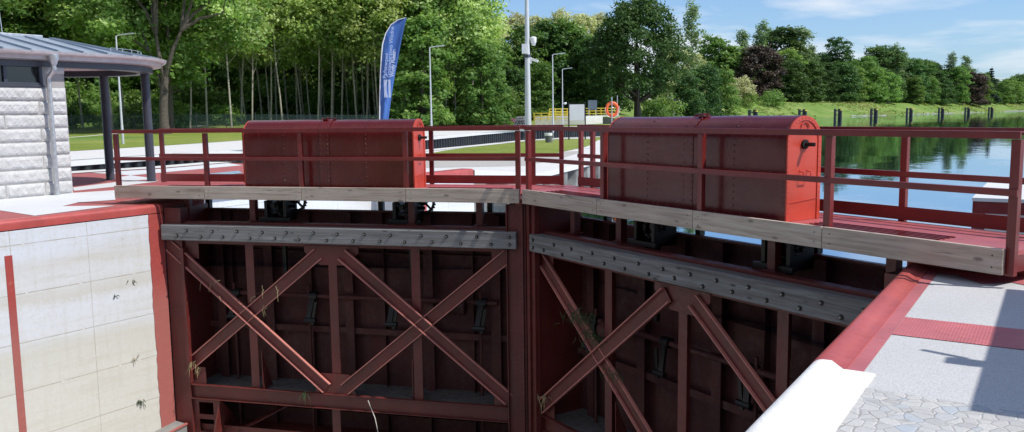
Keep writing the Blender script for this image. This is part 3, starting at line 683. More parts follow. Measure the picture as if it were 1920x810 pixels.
    for s in ((5.0,2.35) if side=='L' else (2.55,5.05)):
        g=B(); gear(g,(s,.72,-.42),(1,0,0),.20,.06,20); gear(g,(s+.12,.62,-.40),(0,1,0),.17,.05,16); gear(g,(s-.25,.85,-.33),(0,1,0),.22,.05,22)
        g.tube([(s-.3,.72,-.42),(s+.3,.72,-.42)],.035,8); g.box(s-.2,s-.14,.5,.95,-.69,-.3); g.box(s+.2,s+.26,.5,.95,-.69,-.3); g.box(s-.3,s+.34,.45,.5,-.69,-.62); g.box(s-.02,s+.05,.75,.82,-1.9,-.3)
        g.build('winch_gear',M['black'],root,autos=40)
    b=B(); b.box(3.0,4.5,.85,.95,-.31,-.25); b.build('cable_tray',G,root)
    # --- walkway
    NB=1.38; S1=8.15
    cutd=lambda n:(-n*tan+.02)
    b=B(); poly=[(cutd(.04)+.04,.03),(S1,.03),(S1,NB),(cutd(NB),NB)]
    b.prism([(s,n,-.07) for s,n in poly],(0,0,.045)); b.build('walkway_plate',M['deck'],root)
    b=B()
    for sa,sb in ((5.75,7.35),(.3,1.9)):
        for i in range(5): b=B(); b.box(sa,sb,.20+i*.09,.225+i*.09,-.0249,-.012); b.build('plate_rib',R_,root)
    b=B(); b.box(cutd(NB)+.02,S1,NB-.06,NB,-.23,-.071); b.box(S1-.06,S1+.0,.05,NB-.06,-.23,-.071); b.box(.2,S1-.06,.03,.08,-.21,-.071)
    for s in (1.2,2.2,3.3,4.4,5.46,6.5,7.5): b.box(s-.03,s+.03,.08,NB-.06,-.19,-.071)
    b.build('walkway_frame',R_,root)
    seg=(.05,2.13,4.17,6.19,8.175)
    for a,c in zip(seg[:-1],seg[1:]):
        # each board has its own origin so that its grain is its own
        o=MB(lambda s,n,z:(m*s-m*(a+c)/2,n,z)); o.box(a+.004,c-.004,-.05,-.004,-.225,.02); q=o.build('fascia_board',M['fascia'],root,bevel=.006); q.location=(m*(a+c)/2,0,-ZB)
        o=MB(lambda s,n,z:(m*s-m*(a+c)/2,n,z))
        for s in (a+.1,c-.1):
            for zz in (-.05,-.16):
                o=MB(lambda s_,n,z:(m*s_-m*(a+c)/2,n,z)); o.dome((s,-.05,zz),(0,-1,0),.008); o.build('screw',M['bolt_dark'],q)
    # --- guard rails
    fr=empty('front_guard_rail',(0,0,-ZB)); fr.parent=root
    br=empty('rear_guard_rail',(0,0,-ZB)); br.parent=root
    B2=lambda:MB(lambda s,n,z:(m*s,n,z))
    for s in ((.085,2.144,4.195,6.168,8.131) if side=='L' else (.125,2.18,4.225,6.195,8.2)):
        b=B2(); b.box(s-.042,s+.042,.012,.022,-.235,1.02); b.box(s+.034*m-.005,s+.034*m+.005,.022,.085,-.235,1.02); b.build('post',R_,fr,bevel=.003)
    ends=(.04,8.175) if side=='L' else (.085,8.245)
    b=B2(); b.box(*ends,-.012,.012,1.027,1.095); b.box(*ends,.012,.07,1.083,1.095); b.build('top_rail',R_,fr,bevel=.003)
    b=B2(); b.box(*ends,-.012,.011,.505,.57); b.box(*ends,.011,.05,.558,.57); b.build('mid_rail',R_,fr,bevel=.003)
    e0=-.42 if side=='L' else -.22
    for s in ((e0,.12,2.14,4.2,6.17,8.12) if side=='L' else (e0,.13,2.18,4.2,6.2,8.2)):
        b=B2(); b.box(s-.042,s+.042,1.392,1.402,-.235,1.02); b.box(s+.03*m-.005,s+.03*m+.005,1.402,1.46,-.235,1.02); b.build('post',R_,br,bevel=.003)
    er=8.17 if side=='L' else 8.9
    b=B2(); b.box(e0-.045,er,1.37,1.391,1.02,1.095); b.box(e0-.045,er,1.391,1.44,1.083,1.095); b.build('top_rail',R_,br,bevel=.003)
    b=B2(); b.box(e0-.045,er,1.37,1.391,.50,.57); b.box(e0-.045,er,1.391,1.42,.558,.57); b.build('mid_rail',R_,br,bevel=.003)
    b=B2(); b.box(e0-.045,er,1.381,1.391,-.01,.15); b.build('toe_board',R_,br,bevel=.003)
    # --- timber fender with staggered bolts
    f0,f1=(.12,7.2) if side=='L' else (.235,7.2)
    fo=MB(lambda s,n,z:(m*s,n,z)); fo.box(f0,f1,-.03,.195,-1.03,-.735)
    fd=fo.build('timber_fender',M['fender'],root,bevel=.012); fd.location=(0,0,-ZB)
    bm_=MB(); bm_.tube([(0,.002,0),(0,-.012,0)],.03,12); bm_.tube([(0,-.012,0),(0,-.014,0)],.026,12)
    nutm=MB(); nutm.tube([(0,-.014,0),(0,-.032,0)],.0125,6); nutm.dome((0,-.032,0),(0,-1,0),.009)
    proto=bm_.build('bolt_washer',M['bolt_dark'],fd); pn=nutm.build('nut',M['nut'],fd); first=True
    pos=[]
    k=0; s=f0+.12
    pos+=[(s,-.825),(s,-.955)]
    s+=.34
    while s<f1-.15:
        pos.append((s+random.uniform(-.03,.03),-.825-random.uniform(0,.02) if k%2 else -.955+random.uniform(-.01,.02))); k+=1; s+=.262
    mw,mn=proto.data,pn.data
    for (s,z) in pos:
        if first: a,c=proto,pn; first=False
        else:
            a=proto.copy(); COL.objects.link(a); a.parent=fd; c=pn.copy(); COL.objects.link(c); c.parent=fd
        a.location=c.location=(m*s,-.03,z)
    # --- machinery hood
    h0,h1=2.06,5.46; nc,hr,zc=.52,.30,.94
    ho=empty('machinery_hood',(0,0,-ZB)); ho.parent=root
    def arch(off,base=-.022,seg=20):
        r=hr+off; pts=[(nc-r,base)]
        for k in range(seg+1):
            t=math.pi-k/seg*math.pi; pts.append((nc+r*math.cos(t),zc+r*math.sin(t)))
        pts.append((nc+r,base)); return pts
    def shell(b,s0,s1,o0,o1,ns=1,buckle=0):
        A=arch(o1);vs=[];fs=[]
        # subdivided sides so the thin sheet can buckle a little
        full=[]
        for i,(n,z) in enumerate(A):
            full.append((n,z))
        lo=[(A[0][0],A[0][1]+(A[1][1]-A[0][1])*k/8) for k in range(8)]; hi=[(A[-1][0],A[-2][1]+(A[-1][1]-A[-2][1])*k/8) for k in range(1,9)]
        full=lo+A[1:-1]+hi; K=len(full)
        for i in range(ns+1):
            s=s0+(s1-s0)*i/ns
            for (n,z) in full:
                w=buckle*(math.sin(s*3.1+z*4+1)*math.sin(z*5.3+s*1.7)+.6*math.sin(s*7+z*2))
                d=Vector((n-nc,z-zc if z>zc else 0)); d=d.normalized() if d.length else Vector((0,0))
                vs.append((s,n+d.x*w,z+d.y*w))
        for i in range(ns):
            for j in range(K-1): fs.append((i*K+j,i*K+j+1,(i+1)*K+j+1,(i+1)*K+j))
        b.add(vs,fs)
    b=B2(); shell(b,h0+.01,3.85,0,0,36,.0022); b.build('hood_shell',M['hood'],ho,smooth=True,autos=50)
    b=B2(); shell(b,3.85,h1-.01,0,.006,36,.0022); b.build('hood_shell',M['hood'],ho,smooth=True,autos=50)
    # seam band at the joint of the two halves
    b=sr=B2(); shell(b,3.70,3.90,0,.014,1)
    def rivets(bm,s,off,step=.085,r=.0125):
        A=arch(off,.03); P=[Vector((n,z)) for n,z in A]; acc=0
        for a,c in zip(P[:-1],P[1:]):
            L_=(c-a).length; t=-acc
            while t+step<=L_:
                t+=step; p=a+(c-a)*t/L_; d=Vector((p.x-nc,max(0,p.y-zc))); d.normalize()
                bm.dome((s,p.x,p.y),(0,d.x,d.y),r)
            acc=L_-t
    for s,o in ((2.98,.002),(4.63,.008),(3.73,.012),(3.88,.012)): rivets(sr,s,o)
    for s,o in ((h0+.035,.001),(h1-.035,.007)): rivets(sr,s,o,.06,.008)
    sr.build('seam_band',M['hood'],ho,smooth=True,autos=50)
    for s,sg in ((h0,-1),(h1,1)):
        A=arch(.004,-.022); ep=B2(); ep.prism([(s-.012*sg,n,z) for n,z in A],(.012*sg,0,0))
        # raised flange following the arch
        o=arch(.004,-.022);i_=arch(-.05,-.022); n_=len(o); vs=[];fs=[]
        for X in (s,s+.012*sg):
            vs+=[(X,n,z) for n,z in o]+[(X,n,z) for n,z in i_]
        for k in range(n_-1):
            fs+=[(2*n_+k,2*n_+k+1,3*n_+k+1,3*n_+k),(n_+k,n_+k+1,3*n_+k+1,3*n_+k),(k,k+1,2*n_+k+1,2*n_+k)]
        ep.add(vs,fs)
        # bearing cap and lap joint
        for k in range(10):
            t0=math.pi*k/10; t1=math.pi*(k+1)/10
            ep.bar((s+.014*sg,nc+.07*math.cos(t0),1.1+.07*math.sin(t0)),(s+.014*sg,nc+.07*math.cos(t1),1.1+.07*math.sin(t1)),.012,.012,(1,0,0))
        ep.bar((s+.004*sg,nc-.25,.20),(s+.004*sg,nc+.25,.235),.008,.008,(1,0,0))
        op=ep.build('end_plate',M['hood_end'],ho,autos=40)
        rv=B2()
        P=[Vector(q) for q in arch(-.022,.02)]; acc=0
        for a,c in zip(P[:-1],P[1:]):
            L_=(c-a).length;t=-acc
            while t+.062<=L_: t+=.062; p=a+(c-a)*t/L_; rv.dome((s+.012*sg,p.x,p.y),(sg,0,0),.009)
            acc=L_-t
        for k in range(7): rv.dome((s,nc-.2+k*.065,.60),(sg,0,0),.007)
        rv.build('end_rivet',M['hood_end'],ho,smooth=True)
        cr=B2(); cr.tube([(s,nc,.90),(s+.03*sg,nc,.90)],.058,14); cr.build('shaft_collar',M['hole'],ho,autos=40)
        cr=B2(); cr.tube([(s+.02*sg,nc,.90),(s+.15*sg,nc,.90)],.024,12); cr.box(min(s+.10*sg,s+.15*sg),max(s+.10*sg,s+.15*sg),nc-.02,nc+.02,.88,.92); cr.build('crank_shaft',M['bolt_dark'],ho,autos=40)
        hd=B2(); z1,z2=.58,.51; a,c=nc-.07,nc+.07
        hd.tube([(s,a,z1),(s+.05*sg,a,z1-.01),(s+.07*sg,a+.01,z2),(s+.07*sg,c-.01,z2),(s+.05*sg,c,z1-.01),(s,c,z1)],.009,8); hd.build('pull_handle',M['hood_end'],ho,smooth=True)
    lt_=B2(); lt_.tube([(3.88,nc-.06,1.245),(3.85,nc-.05,1.275),(3.72,nc-.05,1.268),(3.66,nc-.06,1.245)],.012,8); lt_.box(3.80,3.92,nc-.14,nc-.02,1.24,1.265); lt_.tube([(3.9,nc-.16,1.20),(3.9,nc-.12,1.265),(3.93,nc-.06,1.272)],.012,8); lt_.build('lifting_shackle',M['hood'],ho,smooth=True,autos=45)
    # label plate
    return root,rz
leafL,rzL=build_leaf('L'); leafR,rzR=build_leaf('R')
def leaf_pt(side,s,n,z):
    if side=='L': return Vector((-math.cos(.3247)*s-math.sin(.3247)*n,-math.sin(.3247)*s+math.cos(.3247)*n,z))
    return Vector((math.cos(.4385)*s+math.sin(.4385)*n,-math.sin(.4385)*s+math.cos(.4385)*n,z))
# weed caught on the braces, and a loose line
def weed(side,s,n,z,label,mat,len_=.22,num=16,spread=.12):
    p=leaf_pt(side,s,n,z); b=MB()
    for i in range(num):
        x=Vector((random.gauss(0,spread),random.gauss(0,.02),random.gauss(0,spread*.5)))
        e=x+Vector((random.gauss(0,.06),random.gauss(-.02,.03),-random.uniform(.3,1)*len_))
        mid=(x+e)/2+Vector((random.gauss(0,.03),0,.02)); b.tube([x,mid,e],[.006,.005,.002],4,False)
    o=b.build('hanging_weed',mat); o.location=p; return tag(o,label,'weed','water weed caught on the gates')
weed('L',6.75,.08,-3.5,'dry straw tuft caught on left brace near heel post',M['dryweed'],.3,20)
weed('L',5.2,.08,-2.05,'few dry stalks hanging on upper part of crossing left brace',M['dryweed'],.25,7,.25)
weed('L',6.1,.07,-1.95,'thin stalks on the brace falling from upper left corner',M['dryweed'],.2,5,.2)
weed('L',4.35,.10,-3.95,'small dark green clump on left bottom beam',M['greenweed'],.25,14,.04)
weed('R',1.5,.07,-1.9,'dark green weed clinging along the upper right-gate brace',M['greenweed'],.2,60,.13)
weed('R',1.85,.07,-2.15,'dark weed matted where the right braces cross',M['greenweed'],.18,60,.14)
weed('R',2.4,.07,-2.62,'few weed strands on the lower half of right-gate brace',M['greenweed'],.16,22,.12)
weed('R',.5,.07,-3.55,'tuft of dry weed low beside the right mitre post',M['dryweed'],.3,12,.04)
for (y,z,lab,m_,ln,nn) in ((-2.95,-4.1,'green tuft growing low on the left chamber wall',M['greenweed'],.18,14),(-2.95,-1.75,'small weed on the upper left chamber wall near the red strip',M['greenweed'],.1,5),(-3.3,-1.95,'tiny weed speck on upper left chamber wall',M['greenweed'],.08,4),(-3.0,-3.25,'faint weed wisp on left wall above the low tuft',M['dryweed'],.14,6)):
    b=MB()
    for i in range(nn):
        x=Vector((.012,random.gauss(0,.035),random.gauss(0,.03))); e=x+Vector((random.uniform(.005,.03),random.gauss(0,.03),random.uniform(-1,.3)*ln*.6)); b.tube([x,(x+e)/2+Vector((.02,0,.01)),e],[.008,.007,.002],4,False)
    o=b.build('wall_weed',m_); o.location=(XL,y,z); tag(o,lab,'weed','weeds on the left chamber wall')
b=MB(); p=leaf_pt('L',3.05,.1,-4.0); q=leaf_pt('L',2.75,-.1,-4.7)
b.tube([p,(p+q)/2+Vector((.03,0,.06)),q],.008,6); tag(b.build('rope',M['rope']),'thin pale rope hanging from the bottom beam of left gate','rope')
# ------------------------------------------------------------------ round roofed stone building on the left quay
BC=(-14.2,-.7)
bd=empty('stone_building',(BC[0],BC[1],QZ),0,'low white rough stone building with round zinc roof over dark columns','building')
ob=lambda x,y,z:(x-BC[0],y-BC[1],z-QZ)
wx=-11.0; yc=-1.58
def rockwall(bm,x,y0,y1,z0,z1,rows,skip=None):
    """rock faced blocks with a cut margin, bulging towards +X"""
    hz=(z1-z0)/rows
    for r in range(rows):
        za=z0+r*hz+.009; zb=z0+(r+1)*hz-.009; y=y1; k=0
        while y>y0:
            if k==0: Lb=.44 if r%2 else .62
            else: Lb=random.uniform(.75,1.4)
            ya=max(y0,y-Lb)
            if skip and not(ya+.1>skip[1] or y-.1<skip[0]) and zb>skip[2]+.05 and za<skip[3]-.05:
                y=ya;k+=1;continue
            amp=random.uniform(.03,.055); ny=max(4,int((y-ya)/.045)); nz=8; ph=random.random()*50
            vs=[];fs=[]
            for i in range(ny+1):
                for j in range(nz+1):
                    u=i/ny;w=j/nz
                    edge=min(u*(y-ya),(1-u)*(y-ya),w*(zb-za),(1-w)*(zb-za)); e=min(1,edge/.05)
                    yy=ya+.008+(y-ya-.016)*u; zz=za+(zb-za)*w
                    nn=(math.sin(yy*19+ph)*math.sin(zz*23+ph*2)+.7*math.sin(yy*43+zz*31+ph)+.5*math.sin(yy*71-zz*57+ph*3))*.35
                    vs.append((x+e*amp*(1+.4*nn)+random.uniform(-.003,.003),yy,zz))
            for i in range(ny):
                for j in range(nz):
                    a=i*(nz+1)+j; fs.append((a,a+nz+1,a+nz+2,a+1))
            bm.add(vs,fs); y=ya;k+=1
WY0,WY1,WZ0,WZ1=-6.2,-2.09,2.06,2.585
bm=MB(ob); rockwall(bm,wx,-9,yc,QZ,2.6,10,(WY0,WY1,WZ0,WZ1))
bm.build('rock_faced_wall',M['stone'],bd)
bm=MB(ob); bm.box(-15.7,wx,-9,WY0,QZ,2.6); bm.box(-15.7,wx,WY1+.0,yc-.02,QZ,2.6); bm.box(-15.7,wx,WY0,WY1,QZ,2.03); bm.box(-15.7,wx-.35,WY0,WY1,2.03,2.6)
bm.build('wall_core',M['mortar'],bd)
wf=MB(ob)
fx=wx-.01
wf.box(fx-.06,fx+.03,WY0,WY1,2.53,2.59); wf.box(fx-.06,fx+.03,WY0,WY1,2.05,2.11); wf.box(fx-.06,fx+.05,WY0-.02,WY1+.02,2.02,2.055)
for y in (WY0+.03,-4.9,-3.72,-2.87,WY1-.03): wf.box(fx-.06,fx+.03,y-.035,y+.035,2.11,2.53)
w_=wf.build('window_frame',M['anth'],bd,bevel=.004)
gl=MB(ob); gl.box(fx-.03,fx-.02,WY0,WY1,2.1,2.54); gl.build('window_pane',M['glass'],bd)
# roof with a half round end over the porch
RC=(-13.35,-.70); ze=2.76; YB=-9.2
def ring(r,z,n=40):
    return [(RC[0]+r,YB,z)]+[(RC[0]+r*math.cos(math.pi*k/n),RC[1]+r*math.sin(math.pi*k/n),z) for k in range(n+1)]+[(RC[0]-r,YB,z)]
def lathe(bm,prof,n=40):
    vs=[];K=n+3
    for r,z in prof: vs+=ring(r,z,n)
    fs=[]
    for i in range(len(prof)-1):
        for k in range(K-1): fs.append((i*K+k,i*K+k+1,(i+1)*K+k+1,(i+1)*K+k))
    bm.add(vs,fs)
RE=2.7
bm=MB(ob); lathe(bm,[(RE,ze),(RE-.12,ze+.03),(.25,3.27),(.01,3.30)]); bm.build('zinc_roof',M['zinc'],bd,autos=25)
bm=MB(ob); bm.box(RC[0]-.28,RC[0]+.28,YB,RC[1]-.15,3.262,3.335); bm.build('ridge_cap',M['galv'],bd,bevel=.01)
bm=MB(ob)
def seam(c_,s_,y0): bm.bar((RC[0]+(RE-.05)*c_,y0+(RE-.05)*s_,ze+.035),(RC[0]+.3*c_,y0+.3*s_,3.275),.028,.045)
for k in range(13):
    a=math.pi*k/12; seam(math.cos(a),math.sin(a),RC[1])
for k in range(1,15): seam(1,0,RC[1]-k*.58); seam(-1,0,RC[1]-k*.58)
bm.build('standing_seam',M['zinc'],bd)
bm=MB(ob)
pr=[(RE-.04,ze+.01)]+[(RE+.02+.06*math.cos(t),ze-.01-.075*math.sin(t)) for t in np.linspace(math.pi,0,8)]+[(RE+.085,ze+.01)]
lathe(bm,pr); bm.build('gutter',M['zinc_lip'],bd,smooth=True,autos=60)
bm=MB(ob)
def brk(c_,s_,y0): bm.bar((RC[0]+(RE+.09)*c_,y0+(RE+.09)*s_,ze+.012),(RC[0]+(RE+.03)*c_,y0+(RE+.03)*s_,ze-.088),.014,.014)
for k in range(25):
    a=math.pi*k/24; brk(math.cos(a),math.sin(a),RC[1])
for k in range(1,12): brk(1,0,RC[1]-k*.6)
bm.build('gutter_bracket',M['galv'],bd)
bm=MB(ob); lathe(bm,[(RE-.02,ze-.03),(RE-.05,2.60),(RE-.25,2.585)]); bm.build('eaves_fascia',M['zinc_lip'],bd,autos=30)
bm=MB(ob); lathe(bm,[(RE-.25,2.586),(2.44,2.586)]); bm.build('eaves_soffit',M['soffit'],bd)
bm=MB(ob); lathe(bm,[(2.08,2.60),(.01,2.60)]); bm.build('canopy_soffit',M['soffit'],bd)
bm=MB(ob); lathe(bm,[(2.44,2.60),(2.44,2.45),(2.08,2.45),(2.08,2.61)]); bm.build('ring_beam',M['anth'],bd,autos=30)
for (x,y) in ((-14.2,1.35),(-12.5,1.44),(-15.5,.1)):
    bm=MB(ob); bm.tube([(x,y,QZ),(x,y,2.47)],.11,24); bm.tube([(x,y,QZ),(x,y,QZ+.015)],.135,24); bm.build('column',M['anth'],bd,smooth=True,autos=40)
dp=MB(ob); dx,dy=-10.82,-2.05
dp.tube([(-10.63,-2.02,2.71),(-10.63,-2.02,2.62),(-10.63,-2.02,2.48)],[.11,.11,.055],14); dp.tube([(-10.63,-2.02,2.5),(-10.65,-2.03,2.35),(dx,dy,2.2),(dx,dy,QZ)],.05,14)
dp.tube([(dx,dy,.7),(dx,dy,.76)],.056,14); dp.tube([(-10.63,-2.02,2.44),(-10.63,-2.02,2.38)],.058,14); dp.build('downpipe',M['galv'],bd,smooth=True,autos=40)
bm=MB(ob); bm.tube([(RC[0]+.1,-1.7,3.3),(RC[0]+.08,-1.75,4.25)],.012,6); bm.build('lightning_rod',M['galv'],bd)
bm=MB(ob)
P=[(RC[0]+2.2*math.cos(rad(t)),RC[1]+2.2*math.sin(rad(t))) for t in range(10,171,10)]
for (x,y) in P: bm.tube([(x,y,2.86),(x,y,2.97)],.01,5)
for p_,q_ in zip(P[:-1],P[1:]): bm.tube([(*p_,2.97),(*q_,2.97)],.008,5)
bm.build('lightning_wire',M['galv'],bd)
# service kiosk out of frame on the right quay (its shadow lies on the granite)
kx0,kx1,ky0,ky1,kh=9.06,10.7,-6.98,-3.2,1.87
kk=empty('service_kiosk',((kx0+kx1)/2,(ky0+ky1)/2,QZ),0,'grey service kiosk beside the right gate whose shadow falls on the granite','kiosk')
okk=lambda x,y,z:(x-(kx0+kx1)/2,y-(ky0+ky1)/2,z-QZ)
bm=MB(okk); bm.box(kx0+.05,kx1-.05,ky0+.05,ky1-.05,QZ,kh-.06); bm.build('cabinet',M['lightgrey'],kk,bevel=.01)
bm=MB(okk); bm.box(kx0,kx1,ky0,ky1,kh-.06,kh); bm.build('roof',M['anth'],kk,bevel=.01)
bm=MB(okk)
for y in (-6.3,-5.1,-3.9): bm.box(kx0+.035,kx0+.05,y-.5,y+.5,QZ+.1,kh-.15)
bm.build('door',M['lightgrey'],kk,bevel=.004)
bm=MB(okk); bm.box(kx0-.1,kx0+.06,-6.02,-5.86,kh+.0,kh+.16); bm.bar((kx0+.02,-5.84,kh+.15),(kx0-.24,-5.75,kh+.19),.05,.02); bm.bar((kx0+.0,-5.95,kh+.04),(kx0-.16,-5.95,kh+.05),.05,.03); bm.build('floodlight',M['anth'],kk,bevel=.004)
# ------------------------------------------------------------------ poles, lamps, flag, sign, bin, ring
def lamp(p,h,armdir,label,cams=False):
    p=Vector(p); t=empty('street_lamp',p,0,label,'street lamp','slim lamp posts beyond the gates')
    b=MB(); b.tube([(0,0,0),(0,0,1.2),(0,0,1.25),(0,0,h)],[.085,.08,.07,.042],12); b.build('pole',M['pole'],t,smooth=True,autos=50)
    a=Vector((math.cos(armdir),math.sin(armdir),0))
    b=MB(); b.tube([(0,0,h-.05),a*.12+Vector((0,0,h+.02)),a*.45+Vector((0,0,h+.06))],.028,8); b.build('arm',M['pole'],t,smooth=True)
    b=MB(); c=a*.85+Vector((0,0,h+.10)); b.bar(a*.42+Vector((0,0,h+.06)),a*1.12+Vector((0,0,h+.13)),.2,.07); b.build('lamp_head',M['galv'],t,bevel=.015)
    if cams:
        b=MB(); b.tube([(0,0,h*.42),a*.25+Vector((0,0,h*.42))],.03,6); b.dome(a*.3+Vector((0,0,h*.42)),(0,0,-1),.16,8); b.tube([a*.3+Vector((0,0,h*.42)),a*.3+Vector((0,0,h*.42+.15))],.16,10); b.build('camera_dome',M['white'],t,smooth=True,autos=45)
    return t
rightdir=.5706
p=atz(231,271,-.35); lamp(p,6.9,rightdir,'lamp post on lawn seen between the columns of the round canopy')
p=at(809.5,256,64); lamp((p[0],p[1],gz(p[0],p[1])),6.6,rightdir,'lamp post by the side channel to the right of the blue flag')
p=at(1037,247,78); lamp((p[0],p[1],gz(p[0],p[1])-.1),7.0,rightdir,'taller of the two lamp posts behind the white information board')
p=at(1055,240,98); lamp((p[0],p[1],gz(p[0],p[1])-.1),6.7,rightdir,'shorter, more distant lamp post of the two behind the white board',True)
# camera mast
p=atz(990.5,268,-.7); mst=empty('camera_mast',p,0,'tall tapered grey mast with switch box and two cameras','mast')
MD=56.0
b=MB(); b.tube([(0,0,0),(0,0,.02),(0,0,.02),(0,0,8.0),(0,0,12.5)],[.34,.34,.235,.15,.09],20); b.build('pole',M['pole'],mst,smooth=True,autos=50)
b=MB(); b.box(-.38,-.02,-.32,-.14,6.0,6.65); bx=b.build('switch_box',M['lightgrey'],mst,bevel=.015); bx.rotation_euler=(0,0,.5706)
b=MB(); b.tube([(0,0,6.95),(.42,.0,7.0)],.035,8); b.tube([(.42,0,6.62),(.42,0,6.75),(.42,0,7.08),(.42,0,7.14)],[.1,.2,.22,.12],14); b.dome((.42,0,6.64),(0,0,-1),.16,10); dm=b.build('dome_camera',M['white'],mst,smooth=True,autos=50); dm.rotation_euler=(0,0,.5706)
b=MB(); b.tube([(0,0,5.55),(.3,0,5.6)],.04,8); b.bar((.22,-.05,5.66),(.72,-.2,5.48),.16,.16); b.box(.1,.3,-.12,.1,5.35,5.75); bc=b.build('bullet_camera',M['white'],mst,bevel=.02); bc.rotation_euler=(0,0,.5706)
b=MB(); b.box(-.18,.18,-.2,.2,5.75,5.95); b.build('bracket',M['anth'],mst)
# feather flag
fd_=25.0; p=at(722,250,fd_); base=Vector((p[0],p[1],QZ)); fl=empty('feather_flag',base,.5706,'blue feather banner with white lettering behind the left hood','flag')
PXM=fd_/F
def fpt(u,v):  # photo pixel -> flag plane (local x to the right, z up)
    q=at(u,v,fd_); d=Vector(q)-base; c,s=math.cos(.5706),math.sin(.5706); return (d.x*c+d.y*s,d.z)
left=[(712.5,262),(713,222),(714,180),(716,140),(718.5,105),(721,84),(727,65),(737,49),(750,40),(764,36)]
right=[(722,262),(729,222),(734,185),(740,150),(747,118),(752,94),(757,70),(761,52),(764.5,40),(765.5,37)]
Ns=28
def interp(P,t):
    x=t*(len(P)-1); i=min(int(x),len(P)-2); f=x-i; return tuple(P[i][k]*(1-f)+P[i+1][k]*f for k in (0,1))
vs=[];fs=[];K=8
def fold(a,z): return .035*math.sin(a*5+z*1.3)+.02*math.sin(a*9-z*3)
for i in range(Ns+1):
    l=fpt(*interp(left,i/Ns)); r_=fpt(*interp(right,i/Ns))
    for j in range(K+1):
        a=j/K; x=l[0]*(1-a)+r_[0]*a; z=l[1]*(1-a)+r_[1]*a; vs.append((x,fold(a,z)*min(1,a*4),z))
for i in range(Ns):
    for j in range(K): q=i*(K+1)+j; fs.append((q,q+1,q+K+2,q+K+1))
b=MB(); b.add(vs,fs); o=b.build('banner',M['flag'],fl,smooth=True); md=o.modifiers.new('s','SOLIDIFY'); md.thickness=.004; md.offset=1
b=MB(); pp=[(fpt(*q)[0]-.012,0,fpt(*q)[1]) for q in left]; b.tube([(pp[0][0],0,.0),(pp[0][0],0,.4)]+pp,[.02,.02]+[.018]*6+[.014]*2+[.01]*2,8); b.build('flag_pole',M['white'],fl,smooth=True)
b=MB(); b.box(-.3,.3,-.03,.03,0,.03); b.box(-.03,.03,-.3,.3,0,.03); b.build('cross_base',M['anth'],fl)
def ftext(body,size,u,v,ang,name,bold=False):
    cu=bpy.data.curves.new(name,'FONT'); cu.body=body; cu.size=size; cu.extrude=.002
    if bold: cu.offset=.006
    ot=bpy.data.objects.new('tmp',cu); COL.objects.link(ot); dg=bpy.context.evaluated_depsgraph_get(); me=bpy.data.meshes.new_from_object(ot.evaluated_get(dg)); bpy.data.objects.remove(ot)
    me.materials.append(M['flagtxt']); x,z=fpt(u,v); o=link(name,me,fl); o.location=(x,-.075,z); o.rotation_euler=(rad(90),-ang,0); return o
A_=rad(84)
ftext('Państwowe',.155,727.0,148,A_,'banner_lettering'); ftext('Gospodarstwo Wodne',.155,734.0,146.5,A_,'banner_lettering'); ftext('Wody Polskie',.14,740.6,145,A_,'banner_lettering',True)
# emblem: white square with two flowing blue bands
x0,zt=fpt(722,150); x1,zb=fpt(735,183)
vs=[];fs=[]
b=MB()
def band(xa,xb,wob):
    pts=[]; n=10
    for i in range(n+1):
        t=i/n; w=wob*math.sin(t*math.pi*1.0); pts.append((xa+w,-.078,zb+(zt-zb)*t))
    for i in range(n+1):
        t=1-i/n; w=wob*math.sin(t*math.pi*1.0); pts.append((xb+w,-.078,zb+(zt-zb)*t))
    m=len(pts)//2
    for i in range(m-1): b.add([pts[i],pts[i+1],pts[-2-i],pts[-1-i]],[(0,1,2,3)])
wd=x1-x0
band(x0,x0+wd*.16,0.0); band(x0+wd*.26,x0+wd*.56,-.035); band(x0+wd*.66,x0+wd*.98,.0)
b.build('banner_emblem',M['flagtxt'],fl)
# information board
p=atz(1082,262,-.7); sg=empty('information_board',p,.5706+rad(6),'blank pale board on two black posts beyond the mitre posts','sign')
b=MB(); 
k=60/F
b=MB(); b.box(-.60,.60,-.03,.0,1.42,2.62); b.build('panel',M['lightgrey'],sg,bevel=.01)
for x in (-.62,.62):
    b=MB(); b.box(x-.045,x+.045,-.045,.045,0,2.82); b.build('post',M['black'],sg)
b=MB(); b.box(-.58,.58,-.02,.02,2.63,2.69); b.build('crossbar',M['black'],sg)
# litter bin
p=atz(1028.5,267.5,-.7); bn=empty('litter_bin',p,0,'round grey bin with white rim on the island lawn edge','bin')
b=MB(); b.tube([(0,0,0),(0,0,.48)],[.20,.255],18); b.build('bucket',M['binmat'],bn,smooth=True,autos=40)
b=MB(); b.tube([(0,0,.48),(0,0,.66)],[.265,.27],18); b.build('lid',M['white'],bn,smooth=True,autos=40)
b=MB(); b.tube([(.3,.1,0),(.3,.1,.7)],.03,8); b.tube([(.3,.1,.5),(.2,.06,.5)],.02,6); b.build('post',M['galv'],bn)
# lifebuoy stand
p=at(1147.5,205,47); lb=empty('lifebuoy_stand',(p[0],p[1],-.7),.5706,'orange ring lifebuoy hung on steel post with white grab line','lifebuoy')
hc=p[2]+.7
b=MB(); b.tube([(-.02,-.09,0),(-.02,-.09,hc+.68)],.032,10); b.tube([(.3,.1,0),(.3,.1,hc+.75)],.025,8); b.tube([(-.02,-.09,hc+.1),(.3,.1,hc+.1)],.02,6); b.build('post',M['galv'],lb)
b=MB(); vs=[];fs=[]; n1_,n2_=32,12
for i in range(n1_):
    a=2*math.pi*i/n1_
    for j in range(n2_):
        t=2*math.pi*j/n2_; r_=.31+.085*math.cos(t); vs.append((r_*math.cos(a)*.98,.075*math.sin(t),hc+r_*math.sin(a)*1.12))
for i in range(n1_):
    for j in range(n2_): fs.append((i*n2_+j,((i+1)%n1_)*n2_+j,((i+1)%n1_)*n2_+(j+1)%n2_,i*n2_+(j+1)%n2_))
